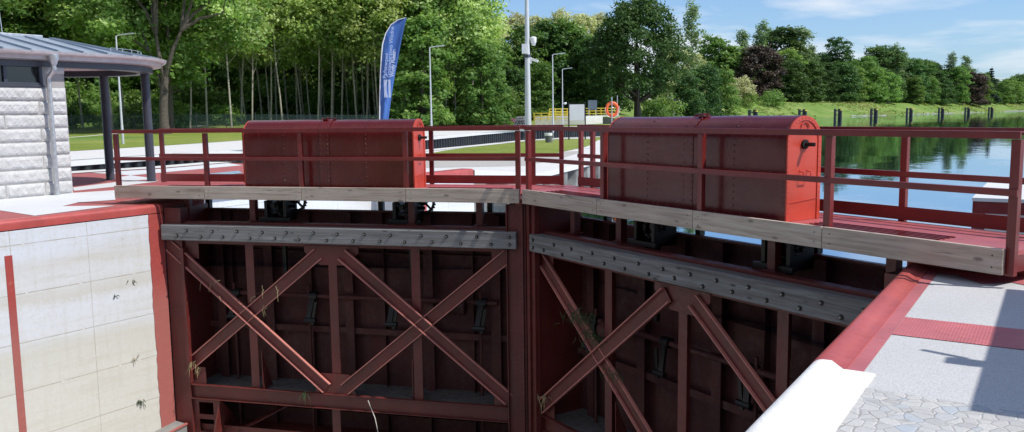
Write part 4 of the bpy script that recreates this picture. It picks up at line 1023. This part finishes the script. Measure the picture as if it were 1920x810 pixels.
b.add(vs,fs); b.build('ring',M['orange'],lb,smooth=True)
b=MB(); pts=[(.40*math.cos(a)+.02,-.06-.02*math.sin(3*a),hc+.46*math.sin(a)) for a in np.linspace(.4,-3.4,18)]; b.tube(pts,.011,5); b.tube([(.34,-.1,hc+.1),(.30,-.11,hc-.2),(.40,-.1,hc-.45),(.33,-.1,hc-.55)],.012,5); b.build('grab_line',M['white'],lb)
# yellow railed weir platform beyond the island
def yrail(b,p,q,z0,h,posts,bars=3):
    p=Vector((p[0],p[1],0));q=Vector((q[0],q[1],0))
    for k in range(posts+1):
        c=p.lerp(q,k/posts); b.bar((c.x,c.y,z0),(c.x,c.y,z0+h),.09,.09,(1,0,0))
    for k in range(bars):
        z=z0+h*(k+1)/bars-.04; b.bar((p.x,p.y,z),(q.x,q.y,z),.06,.1)
Dp=112
def gp(u,d): q=at(u,212,d); return (q[0],q[1])
pl=gp(1040,Dp); wp=empty('weir_platform',(pl[0],pl[1],.2),0,'white concrete weir platform with yellow guard rails under the trees','platform')
ow=lambda x,y,z:(x-pl[0],y-pl[1],z-.2)
zg=.35
A0,B0=gp(1003,Dp),gp(1095,Dp); A1,B1=gp(1030,Dp+7),gp(1130,Dp+7)
b=MB(ow); b.prism([(*A0,zg-.6),(*B0,zg-.6),(*B1,zg-.6),(*A1,zg-.6)],(0,0,1.1)); b.build('concrete_slab',M['conc'],wp)
C0,D0=gp(1095,Dp+9),gp(1158,Dp+10); C1,D1=gp(1095,Dp+12),gp(1158,Dp+13)
b=MB(ow); b.prism([(*C0,.62),(*D0,.72),(*D1,.72),(*C1,.62)],(0,0,.22)); b.build('foot_bridge',M['conc'],wp)
b=MB(ow); b.prism([(*gp(1100,Dp+10),-.9),(*gp(1150,Dp+11),-.9),(*gp(1150,Dp+12),-.9),(*gp(1100,Dp+11),-.9)],(0,0,1.5)); b.build('abutment',M['conc_dk'],wp)
for (P_,Q_,z_,n_) in ((gp(1001,Dp-1),gp(1068,Dp-1),.25,5),(gp(1030,Dp+5),gp(1096,Dp+6),.8,6),(C0,D0,.84,6)):
    b=MB(ow); yrail(b,P_,Q_,z_,1.1,n_); b.build('guard_rail',M['yellow'],wp)
# small things on the far lawn
q=gp(982,100); q=(q[0],q[1],gz(q[0],q[1])); st=empty('pipe_stack',q,.3,'stack of grey pipes on lawn just left of the mast','pipe stack')
for i in range(5):
    for j in range(7-i):
        b=MB(); x=(j-(7-i)/2)*.3+.0; z=.14+i*.26; b.tube([(x*1.0,-1.2+random.uniform(-.2,.2),z),(x,1.2+random.uniform(-.2,.2),z)],[.13,.13],9); b.build('pipe',M['log'],st,autos=40)
for (u,d,w,h,lab) in ((948,104,.5,.95,'small plum coloured post board on far lawn'),(973,104,1.9,1.05,'wide plum coloured board on legs near pipe stack')):
    q=gp(u,d); z=gz(*q); t=empty('lawn_board',(q[0],q[1],z),.5706,lab,'board')
    b=MB(); b.box(-w/2,w/2,-.04,.04,h*.62,h); b.build('panel',M['pink'],t)
    b=MB(); b.box(w/2-.4 if w>1 else -w/2,w/2,-.03,.03,0,h*.62); b.build('leg',M['pink'],t)
q=gp(905,104); z=gz(*q); b=MB()
for i in range(26):
    x=random.uniform(-1.6,1.6); b.box(x-.25,x+.25,random.uniform(-.4,0),random.uniform(.1,.5),0,random.uniform(.08,.3))
o=b.build('tarpaulin_heap',M['tarp'],None); o.location=(q[0],q[1],z+.02); tag(o,'low heap under pale blue tarpaulin at the forest edge','heap')
q=gp(1111,118); t=empty('notice_board',(q[0],q[1],.5),.5706,'dark blue-grey notice board beyond the yellow footbridge rails','sign')
b=MB(); b.box(-.62,.62,-.03,.03,1.2,2.5); b.build('panel',plain('slate_panel',(.10,.13,.17),.5),t)
for x in (-.5,.5):
    b=MB(); b.box(x-.04,x+.04,.03,.1,-.6,2.5); b.build('post',M['galv'],t)
q=at(1264,212,150); t=empty('canal_sign',(q[0],q[1],-.2),.5706,'small dark square canal sign on thin post on grass bank','sign')
b=MB(); b.box(-.35,.35,-.03,.03,2.6,3.7); b.build('panel',M['anth'],t)
b=MB(); b.tube([(0,.06,-1.5),(0,.06,3.6)],.04,8); b.build('post',M['galv'],t)
# mesh fence along the wood
fe=empty('mesh_fence',(-66,33,-.4),0,'dark green wire mesh fence along the forest edge at left','fence')
P=[(-88,12),(-72,28),(-66.5,37),(-60,46),(-55,56),(-56,72)]
b=MB(lambda x,y,z:(x+66,y-33,z+.4)); c=MB(lambda x,y,z:(x+66,y-33,z+.4))
for a_,c_ in zip(P[:-1],P[1:]):
    za,zc_=gz(*a_),gz(*c_); b.add([(*a_,za),(*c_,zc_),(*c_,zc_+1.7),(*a_,za+1.7)],[(0,1,2,3)])
    n=max(1,int(math.dist(a_,c_)/2.5))
    for k in range(n):
        x=a_[0]+(c_[0]-a_[0])*k/n;y=a_[1]+(c_[1]-a_[1])*k/n; z=gz(x,y); c=MB(lambda x,y,z:(x+66,y-33,z+.4)); c.tube([(x,y,z),(x,y,z+1.85)],.035,6); c.build('post',M['anth_dark'],fe)
b.build('mesh_panel',M['fence'],fe)
# dolphins: pairs of steel piles with cross pieces and a yellow band
def dolphin(p,yaw):
    t=empty('mooring_dolphin',p,yaw,'pair of dark mooring piles with cross pieces standing in water before the grass bank','mooring dolphin','mooring dolphins in a row along the far bank')
    for x,h in ((-.75,3.05),(.55,3.1),(.95,2.95)):
        b=MB(); b.tube([(x,0 if x<0 else (.3 if x<.6 else -.2),-1.5),(x,0 if x<0 else (.3 if x<.6 else -.2),h)],.40 if x<0 else .36,14); b.build('pile',M['pilewood'],t,smooth=True,autos=50)
    b=MB(); b.box(-.7,.6,-.1,.1,2.3,2.6); b.box(-.7,.6,-.1,.1,1.0,1.25); b.build('cross_piece',M['pilewood'],t)
    b=MB(); b.tube([(.95,-.2,2.55),(.95,-.2,2.85)],.372,14); b.build('yellow_band',M['yellow'],t)
    return t
proto=None
for u in (1297,1411,1504,1570.5,1638,1704.5,1764,1813,1857):
    d=(2350-u)**-1*209000; q=at(u,210,d); pos=(q[0],q[1],WZ)
    if proto is None: proto=dolphin(pos,.5); kids=list(proto.children)
    else:
        r=proto.copy(); COL.objects.link(r); r.location=pos
        for ch in kids: c2=ch.copy(); COL.objects.link(c2); c2.parent=r
# riprap along the waterline of the far bank
b=MB(); i0,i1=iy(150),len(SH)-60
for i in range(i0,i1):
    for k in range(6):
        d=random.uniform(.9,2.6) if random.random()<.7 else random.uniform(2,3.8)
        if math.sin(i*.21)+math.sin(i*.083+1)<-.5: continue
        p=SH[i]+ND[i]*d+TD[i]*random.uniform(-1.5,1.5); s_=random.uniform(.25,.6); z=prof(i,d)
        vs=[(p[0]+s_*random.uniform(.6,1)*a,p[1]+s_*random.uniform(.6,1)*bb,z+s_*random.uniform(.3,.7)*c) for a,bb,c in ((-1,-1,-.3),(1,-1,-.3),(1,1,-.3),(-1,1,-.3),(-.6,-.6,.7),(.6,-.6,.7),(.6,.6,.7),(-.6,.6,.7))]
        b.add(vs,[(0,1,2,3),(4,5,6,7),(0,1,5,4),(1,2,6,5),(2,3,7,6),(3,0,4,7)])
tag(b.build('riprap_stones',M['rock']),kind='stuff')
# concrete steps running down the far grass bank
ds=lambda u:(2350-u)**-1*209000*1.2
a_=at(1338,210,ds(1338)+2); c_=at(1291,200,ds(1291)+62)
ss=empty('bank_steps',(a_[0],a_[1],gz(a_[0],a_[1])),0,'pale concrete steps running down the grass bank left of dolphins','steps'); b=MB()
for k in range(26):
    t=k/25; x=a_[0]+(c_[0]-a_[0])*t; y=a_[1]+(c_[1]-a_[1])*t; z=gz(x,y)
    b.box(x-.9-a_[0],x+.9-a_[0],y-.6-a_[1],y+.6-a_[1],z-.3-gz(a_[0],a_[1]),z+.16-gz(a_[0],a_[1]))
b.build('step',M['conc'],ss)
# ------------------------------------------------------------------ trees
def leaf_mesh(name,cent,nrm,size,tint,mat):
    n=len(cent); r=RNG.normal(size=(n,3)); t=np.cross(nrm,r); t/=np.linalg.norm(t,axis=1)[:,None]+1e-9; bt=np.cross(nrm,t)
    s=(size*RNG.uniform(.6,1.3,n))[:,None]
    v=np.empty((n,4,3)); v[:,0]=cent-t*s*.62; v[:,1]=cent+bt*s*.40; v[:,2]=cent+t*s*.62-nrm*s*.12; v[:,3]=cent-bt*s*.40
    me=bpy.data.meshes.new(name); me.vertices.add(4*n); me.vertices.foreach_set('co',v.reshape(-1).astype(np.float32))
    me.loops.add(4*n); me.loops.foreach_set('vertex_index',np.arange(4*n,dtype=np.int32))
    me.polygons.add(n); me.polygons.foreach_set('loop_start',np.arange(0,4*n,4,dtype=np.int32)); me.polygons.foreach_set('loop_total',np.full(n,4,np.int32))
    me.update(calc_edges=True)
    at_=me.attributes.new('tint','FLOAT','FACE'); at_.data.foreach_set('value',np.clip(tint,0,1).astype(np.float32))
    me.materials.append(mat); return me
def foliage(lobes,dens,lsize,tipbias=.35,clump=.30,droop=0.0,shell=.62):
    Cs=[];Ns=[];Ts=[]
    for (c,r,sq) in lobes:
        c=np.array(c); nc_=max(5,int(dens*(r**2)))
        d=RNG.normal(size=(nc_,3)); d/=np.linalg.norm(d,axis=1)[:,None]; d[:,2]=np.where(d[:,2]<-.35,-d[:,2]*.6,d[:,2])
        rr=r*(shell+(1-shell)*RNG.random(nc_)**.6)*RNG.uniform(.85,1.18,nc_)
        cc=c+d*rr[:,None]*np.array([1,1,sq]); tv=RNG.random(nc_)
        for k in range(nc_):
            m=int(RNG.integers(14,30)); g=RNG.normal(size=(m,3))*np.array([1,1,.62])*clump*(r**.55)
            if droop: g[:,2]-=np.abs(RNG.normal(size=m))*droop
            p=cc[k]+g; nn=d[k]*.55+np.array([0,0,.55])+RNG.normal(size=(m,3))*.55; nn/=np.linalg.norm(nn,axis=1)[:,None]
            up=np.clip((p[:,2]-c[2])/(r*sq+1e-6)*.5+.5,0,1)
            Cs.append(p);Ns.append(nn);Ts.append(.15+.35*tv[k]+tipbias*up+.2*(RNG.random(m)-.5)+.12*(d[k]@np.array([.55,.1,.6])))  # last term paints sunlight into the tint: sunward clumps are lighter
    return np.concatenate(Cs),np.concatenate(Ns),np.concatenate(Ts)
def limbs(b,base,lobes,r0,htop,bend=.4,nmax=9):
    pts=[Vector(base)]; ang=random.uniform(0,6.3); 
    for k in range(1,6):
        t=k/5; pts.append(Vector((math.cos(ang)*bend*math.sin(t*2.2)+random.uniform(-.12,.12)*bend,math.sin(ang)*bend*math.sin(t*2.0)+random.uniform(-.12,.12)*bend,base[2]+(htop-base[2])*t)))
    b.tube(pts,[r0*1.25,r0,r0*.85,r0*.68,r0*.48,r0*.22],8)
    for (c,r,sq) in lobes[:nmax]:
        c=Vector(c); z=max(base[2]+.25*(htop-base[2]),min(htop*.9,c.z-r*.9-abs(c.x)*.35)); t=min(.98,(z-base[2])/(htop-base[2])); k=t*5; i=min(int(k),4)
        s=pts[i].lerp(pts[i+1],k-i); md=s.lerp(c,.5)+Vector((0,0,-.1*r)); rr=r0*(.42-.2*t)
        b.tube([s,md,c+Vector((0,0,r*.3))],[rr,rr*.7,rr*.25],6)
def lobes_round(h0,h1,R,n,rl,egg=.0,sq=.85,skirt=0):
    out=[]; cz=(h0+h1)/2; hz=(h1-h0)/2
    for k in range(skirt):
        a=k*6.283/skirt+random.uniform(-.3,.3); out.append(((R*.72*math.cos(a),R*.72*math.sin(a),h0+random.uniform(.2,1.6)),rl*random.uniform(.8,1.1),.9))
    for k in range(n):
        a=k*2.399+random.uniform(-.3,.3); t=(k+.5)/n*2-1; t=t*.92
        w=math.sqrt(max(0,1-t*t)); w*= (1-egg*t)
        rad_=R*w*random.uniform(.55,.85); r=rl*random.uniform(.75,1.25)
        out.append(((rad_*math.cos(a),rad_*math.sin(a),cz+t*(hz-r*.5)),r,sq))
    return out
KIND={}
def kind(name,trunk_mat,leaf_mat,lobes,dens,ls,r0,htop,bend=.4,tip=.35,clump=.3,droop=0,shell=.62,nmax=9):
    b=MB(); limbs(b,(0,0,-.5),lobes,r0,htop,bend,nmax)
    o=b.build('tmp',trunk_mat,None,smooth=True); tm=o.data; bpy.data.objects.remove(o); tm.name='trunk_'+name
    c,n,t=foliage(lobes,dens,ls,tip,clump,droop,shell)
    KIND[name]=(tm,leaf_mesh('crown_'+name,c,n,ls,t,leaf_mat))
for k in range(4):
    h=19+k*1.1
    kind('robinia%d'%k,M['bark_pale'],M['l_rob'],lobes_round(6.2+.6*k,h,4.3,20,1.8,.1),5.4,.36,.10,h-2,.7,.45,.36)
for k in range(2):
    kind('darkwood%d'%k,M['bark'],M['l_mid'],lobes_round(2.8,18.5+k*2,4.6,22,2.2,.25),4.2,.40,.22,16,.4,.3,.33)
for k in range(3):
    kind('round%d'%k,M['bark_dark'],M['l_dark'],lobes_round(.6,17+2*k,5.0,24,2.3,.2,skirt=9),4.0,.50,.3,14,.3,.4,.3)
for k in range(2):
    kind('mid%d'%k,M['bark'],M['l_mid'],lobes_round(.6,17+2*k,4.4,22,2.0,.3,skirt=9),4.2,.50,.24,15,.3,.4,.3)
    kind('light%d'%k,M['bark_pale'],M['l_light'],lobes_round(.6,15+2*k,4.2,20,1.9,.25,skirt=8),4.2,.48,.2,13,.3,.35,.3)
    kind('pale%d'%k,M['bark'],M['l_pale'],lobes_round(4,21+k,4.6,20,2.0,.1),4.6,.46,.25,17,.4,.4,.32)
    kind('birch%d'%k,M['bark_white'],M['l_birch'],[((random.uniform(-2.3,2.3)*(1-j/34),random.uniform(-2.3,2.3)*(1-j/34),7+j*.66),random.uniform(.8,1.25),1.25) for j in range(24)],5.2,.42,.16,22,.5,.3,.36,.6,.3,16)
kind('oak',M['bark_dark'],M['l_dark'],lobes_round(3.2,20.5,8.0,40,2.5,.35,.75),4.6,.40,.55,15,.5,.42,.32,0,.62,14)
kind('tall',M['bark'],M['l_dark'],lobes_round(12,24,4.0,14,1.7,-.15),4.6,.48,.3,20,.5,.4,.3)
kind('copper',M['bark_dark'],M['l_copper'],lobes_round(.5,16.5,5.4,26,2.2,.25,skirt=9),4.4,.5,.35,13,.3,.5,.3)
fl_=[((0.75*(1-j/15)*3.2*math.cos(j*2.4+q*2.09),0.75*(1-j/15)*3.2*math.sin(j*2.4+q*2.09),2.0+j*1.22),max(.45,1.5*(1-j/16)),.38) for j in range(15) for q in range(3)]
kind('spruce',M['bark_dark'],M['l_fir'],fl_,7,.42,.25,20.5,.05,.3,.3,.25,.5,0)
pn=[((random.uniform(-3,3),random.uniform(-3,3),14+j*.75),random.uniform(1.0,1.7),.6) for j in range(13)]
kind('pine',M['bark'],M['l_fir'],pn,6.5,.34,.3,23.5,.5,.45,.28,0,.5,13)
for k in range(2):
    kind('shrub%d'%k,M['bark_dark'],M['l_light'] if k else M['l_mid'],lobes_round(-.6,3.4,2.6,11,1.15,.2),7,.26,.06,2.2,.1,.4,.3)
kind('shrubpale',M['bark'],M['l_pale'],lobes_round(-.3,7.0,3.6,14,1.6,.2),6,.36,.1,5,.2,.4,.3)
# big forked tree standing alone at the forest edge
def forked():
    b=MB(); lb=[]
    b.tube([(.2,0,-.5),(0,0,1.0),(.1,0,3.0),(.35,.05,5.2)],[.58,.42,.36,.31],12)
    def br(p,q,r,k=0):
        p=Vector(p);q=Vector(q); md=p.lerp(q,.5)+Vector((random.uniform(-.3,.3),random.uniform(-.3,.3),.3)); b.tube([p,md,q],[r,r*.75,r*.5],8); return q
    t1=br((.3,.05,5.0),(-.3,.2,9.0),.24); t2=br((.35,.05,5.1),(2.2,-.3,9.2),.23); t3=br((.1,0,3.2),(-1.1,.4,7.5),.15)
    for (p,qs,r) in ((t1,[(-.6,.3,13),(-2.4,.6,12.5),(.4,-.4,14.5),(-.2,1,16)],.2),(t2,[(3.6,-.6,12.2),(2.4,.4,13.8),(4.6,.3,11.6),(5.8,-.2,10.6)],.18),(t3,[(-2.6,.7,10.2),(-3.4,0,9)],.12)):
        for q in qs:
            e=br(p,q,r); lb.append(((e.x,e.y,e.z),random.uniform(1.3,2.0),.8))
            for _ in range(2):
                e2=e+Vector((random.uniform(-2,2),random.uniform(-2,2),random.uniform(.3,2.2))); b.tube([e,e2],[r*.4,r*.12],5); lb.append((tuple(e2),random.uniform(1.0,1.7),.75))
    for j in range(14): lb.append(((random.uniform(-5,6),random.uniform(-4,4),random.uniform(12.5,18)),random.uniform(1.4,2),.8))
    for j in range(6): lb.append(((random.uniform(-4.5,-1.5),random.uniform(-2,2),random.uniform(7.5,10.5)),random.uniform(.8,1.2),.7))
    o=b.build('tmp',M['bark'],None,smooth=True); tm=o.data; bpy.data.objects.remove(o)
    c,n,t=foliage(lb,4.2,.3,.45,.33); KIND['forked']=(tm,leaf_mesh('crown_forked',c,n,.3,t,M['l_rob']))
forked()
NT={}
def tree(name,kd,x,y,sc=1.0,label=None,group=None,z=None,cat='tree',rz=None):
    z=gz(x,y) if z is None else z
    r=empty(name,(x,y,z-.1),random.uniform(0,6.28) if rz is None else rz,label,cat,group)
    r.scale=(sc*random.uniform(.93,1.07),sc*random.uniform(.93,1.07),sc)
    tm,cm=KIND[kd]
    link('trunk' if 'shrub' not in kd else 'stem',tm,r); link('crown' if 'shrub' not in kd else 'foliage',cm,r); return r
def row(u0,u1,step,depth,kinds,name,label,group,sc=(.9,1.12),dj=4,cat='tree'):
    u=u0
    while u<u1:
        d=depth(u) if callable(depth) else depth
        d+=random.uniform(-dj,dj); q=at(u+random.uniform(-step*.25,step*.25),215,d)
        tree(name,random.choice(kinds),q[0],q[1],random.uniform(*sc),label,group,cat=cat); u+=step*random.uniform(.8,1.2)
RB=['robinia0','robinia1','robinia2','robinia3']
# left wood: thin stemmed robinias in front, denser trees behind
row(455,890,26,lambda u:100+ (u-450)*.012,RB,'robinia_tree','slender pale stemmed tree with yellow-green crown in the wood behind the left hood','slender trees at the edge of the left wood',(.85,1.1),5)
row(460,770,13,112,RB,'robinia_tree','thin pale trunk rising in the shade of the left wood','thin trunks in the shade of the left wood',(.85,1.12),5)
row(60,330,44,86,RB+['darkwood0'],'robinia_tree','leafy yellow-green tree above the stone building and round canopy','trees above the round canopy',(.9,1.1),4)
row(350,470,42,88,RB,'robinia_tree','leafy tree with thin stem between forked tree and left hood','trees right of the forked tree',(.85,1.05),3)
row(-160,70,50,82,['darkwood0','darkwood1'],'dense_tree','dense mid green tree behind the zinc roof at far left','dense trees at far left',(.9,1.1),4)
row(-200,850,44,130,['darkwood0','darkwood1','robinia1','robinia3'],'dense_tree','dark leafy tree deep in the left wood','trees deep in the left wood',(.95,1.2),8)
row(-240,815,50,152,['round1','darkwood1','darkwood0'],'dense_tree','tall dark tree at the back of the left wood','trees at the back of the left wood',(1.05,1.3),8)
row(100,440,50,93,['shrub0'],'shrub','green undergrowth shrub in the shade below the robinias','undergrowth shrubs of the left wood',(.6,1.0),5,cat='shrub')
row(-200,960,30,122,['shrub0'],'shrub','dark shrub among the trunks of the left wood','shrubs deep in the left wood',(1.2,1.9),7,cat='shrub')
q=at(308,245,78); tree('forked_tree','forked',q[0],q[1],1.02,'thick trunked forked tree right of the canopy columns',rz=.5706)
for u,d,k,s,lab in ((845,118,'pine',1.04,'tall dark pine rising above the wood right of blue flag'),(880,112,'mid1',.85,'mid green tree at right end of the left wood'),(905,100,'mid0',.62,'lower bushy tree beside the right end of the wood'),(790,97,'mid0',.78,'bushy tree behind the lamp post right of the flag')):
    q=at(u,215,d); tree('wood_tree',k,q[0],q[1],s,lab)
# middle: pale crowns behind, dark trees and the oak in front
for u,d,k,s in ((930,176,'pale0',.95),(968,182,'pale1',.98),(1008,186,'pale0',1.03),(1050,190,'pale1',1.05),(1092,192,'pale0',1.08),(1130,196,'pale1',1.08),(1262,205,'pale0',1.05),(1300,208,'pale1',.93)):
    q=at(u,210,d); tree('pale_tree',k,q[0],q[1],s*.84,'pale yellow-green flowering crown behind the dark trees at the middle','pale crowns behind the dark trees')
for u,d,k,s in ((935,140,'mid0',.72),(985,146,'mid1',.78),(1030,150,'round0',.92),(1072,150,'mid1',.86),(1108,146,'round1',.72),(1010,134,'mid0',.55),(960,132,'round0',.5),(1140,160,'round1',.8)):
    q=at(u,210,d); tree('dark_tree',k,q[0],q[1],s,'rounded dark green tree behind the yellow railed platform','rounded dark trees behind the platform')
q=at(1196,200,136); tree('oak_tree','oak',q[0],q[1],.98,'broad dark green oak behind the orange lifebuoy',rz=.4)
for u,d,k,s,lab in ((1290,165,'round0',.62,'dark round tree right of the broad oak'),(1240,150,'shrub1',1.4,'light green bush at the foot of broad oak'),(1222,146,'shrub0',1.2,'darker bush under the oak canopy'),(1322,178,'round1',.68,'second dark round tree right of the oak'),(1352,200,'mid0',.78,'green tree between oak and copper tree'),(1299,206,'birch0',1.25,'tall airy birch standing against the sky right of the oak')):
    q=at(u,205,d); tree('bank_tree' if 'shrub' not in k else 'bush',k,q[0],q[1],s,lab,cat='tree' if 'shrub' not in k else 'bush')
# far bank: each tree in view order
def dt(u): return max(225,(2350-u)**-1*209000*1.2+66)
def far(u,top,k,lab,h,extra=0,grp=None,name='bank_tree',cat='tree',base=191):
    d=dt(u)+extra; q=at(u,200,d); z=gz(q[0],q[1]); qt=at(u,top,d); s=(qt[2]-z)/h
    r=tree(name,k,q[0],q[1],max(.2,s),lab,grp,z,cat); w=1.45 if 'birch' in k else 1.3
    if cat=='tree': r.scale.x*=w; r.scale.y*=w
H={'round0':18,'round1':20,'round2':22,'mid0':18,'mid1':20,'light0':16,'light1':18,'pale0':22,'birch0':23.5,'birch1':23.5,'copper':17.5,'spruce':21.5,'tall':25.5,'shrub1':4,'shrub0':4,'shrubpale':8}
FARL=[(1340,58,'mid1','far mid green tree behind the copper tree, left side',30),(1372,78,'light0','paler green tree left of copper tree',20),(1420,78,'copper','dark purple-brown copper tree on the far bank',0),(1424,40,'birch0','pale grey birch rising behind the copper tree',25),
(1392,54,'birch1','thin pale birch left behind the copper tree',30),(1468,42,'round1','broad crowned tall tree right of copper tree',28),(1502,48,'birch1','weeping grey-green birch right of the broad tree',22),(1470,86,'light1','light green tree below the broad crowned tree',12),(1520,82,'birch0','drooping birch edge against the sky',30),
(1478,106,'round0','dark maple on the bank right of copper tree',0),(1512,104,'round1','second dark maple along the bank',0),(1545,112,'round2','third dark maple along the bank',2),(1570,62,'tall','tall lone crown above the dark maples',16),(1578,110,'round0','dark tree at the end of the maple row',0),(1600,120,'mid0','mid green tree next after the dark maples',4),
(1620,98,'light0','yellow-green tree with white trunk beyond maples',8),(1652,78,'round1','round topped tall tree in the middle of far bank',26),(1640,120,'light1','light green tree low on the bank',0),(1672,82,'birch0','birch with white trunk beside round topped tree',16),(1690,96,'birch1','second white trunked birch on the far bank',18),(1664,130,'light0','bright green small tree by the bank edge',-4),
(1706,106,'round0','dark green tree right of the birches',14),(1730,110,'mid1','mid dark tree before the grey-green tall trees',14),(1712,140,'mid0','lower green tree among the bank trees',-2),(1742,140,'light1','light tree under the dark crowns',-2),(1756,128,'round2','dark narrow tree toward the right',0),
(1778,98,'birch0','tall grey-green thin tree against cloud',22),(1808,102,'birch1','second tall grey-green tree against cloud',26),(1790,118,'mid1','dull green tree under the tall thin trees',10),(1772,150,'round0','low dark tree at bank edge',-4),(1818,130,'copper','second dark purple tree far to the right',0),(1838,134,'mid0','green tree beside the far spruce',8),
(1856,121,'spruce','dark spruce far to the right of the bank',4),(1880,146,'light0','light green tree right of spruce',12),(1902,148,'light1','light green tree near the right end',20),(1918,154,'mid0','last green tree at the right edge',30),(1940,150,'mid1','tree beyond the right edge of view',40),(1965,152,'light1','pale tree beyond the right edge of view',60)]
for u,t,k,lab,ex in FARL: far(u,t,k,lab,H[k],ex)
for u,t,k,ex,lab in ((1384,136,'shrubpale',-28,'pale yellow flowering shrub below copper tree'),(1372,170,'shrub1',-34,'bright green bush at left of the bank top'),(1400,166,'shrub1',-34,'bright green bush under the yellow shrub'),(1448,164,'shrub1',-32,'bright green bush right of the copper tree'),(1350,172,'shrub0',-34,'darker bush above the bank steps')):
    far(u,t,k,lab,H[k],ex,name='bush',cat='bush')
for j,u in enumerate(range(1330,1960,15)):
    far(u+random.uniform(-5,5),170+random.uniform(-8,8),random.choice(['mid0','round0','mid1','light0']),'low leafy tree closing the gap under the far bank crowns',H['mid0'],14+random.uniform(-4,8),'low trees under the far bank crowns')
for u in range(1330,1990,17):
    far(u,104+random.uniform(-12,14)+max(0,(u-1650))*.14,random.choice(['mid1','round1','mid0']),'dark background tree behind the far bank row',H['mid1'],52+random.uniform(-6,8),'background trees of the far bank')
# unbroken mass of undergrowth far inside the woods
cs=[]
for u in np.arange(-260,1120,9):
    d=170+random.uniform(-6,6); q=at(u,215,d); z=gz(q[0],q[1])
    for k in range(7 if u<880 else 4): cs.append(((q[0]+random.uniform(-2,2),q[1]+random.uniform(-2,2),z+1+k*2.2),1.9,1.0))
c,n,t=foliage(cs,2.2,.8,.1,.4)
o=link('dark_foliage_mass',leaf_mesh('dark_foliage_mass',c,n,.9,t*.5,M['l_dark'])); tag(o,kind='stuff')
cs=[]
for i in range(iy(160),len(SH)-40):
    p=SH[i]+ND[i]*(75+random.uniform(-4,4)); z=prof(i,75)
    for k in range(5): cs.append(((p[0],p[1],z+1+k*2.2),1.9,1.0))
c,n,t=foliage(cs,1.6,1.0,.1,.4)
o=link('dark_foliage_mass',leaf_mesh('dark_foliage_mass',c,n,1.1,t*.5,M['l_dark'])); tag(o,kind='stuff')

cs=[]  # added unseen leaf mass behind the camera, darkens sky fill and reflections
for k in range(70):
    a=-math.pi*.97+k/69*math.pi*.98; rr=48+random.uniform(-5,5)
    for h in range(7): cs.append(((CAM[0]+rr*math.cos(a),CAM[1]+rr*math.sin(a)-6,QZ+1+h*2.3),2.2,1.0))
c,n,t=foliage(cs,1.2,1.0,.1,.5)
o=link('dark_foliage_mass',leaf_mesh('dark_foliage_mass',c,n,1.1,t*.6,M['l_dark'])); tag(o,kind='stuff')

# rough weeds and tall grass on the far slope
cs=[];ns=[];ts=[]
for i in range(iy(165),len(SH)-90):
    for k in range(26):
        d=random.uniform(1.5,46); w=TD[i]*random.uniform(-1.6,1.6); p=SH[i]+ND[i]*d+w; z=prof(i,d)
        g=math.sin(p[0]*.09+p[1]*.05)+math.sin(p[0]*.031-p[1]*.043+2)+random.gauss(0,.5)
        if g<-.2: continue
        m=random.randint(5,10); q=np.array([p[0],p[1],z+.12])+RNG.normal(size=(m,3))*np.array([.55,.55,.16]); cs.append(q)
        nn=RNG.normal(size=(m,3))*.5+np.array([.3,-.1,.9]); ns.append(nn/np.linalg.norm(nn,axis=1)[:,None]); ts.append(np.full(m,.35+.25*g)+RNG.normal(size=m)*.15)
M['l_weed']=m_leaf('bank_weed_leaf',(.10,.20,.035),(.19,.29,.06),(.34,.33,.13),.3)
o=link('bank_weeds',leaf_mesh('bank_weeds',np.concatenate(cs),np.concatenate(ns),.62,np.concatenate(ts),M['l_weed'])); tag(o,kind='stuff')
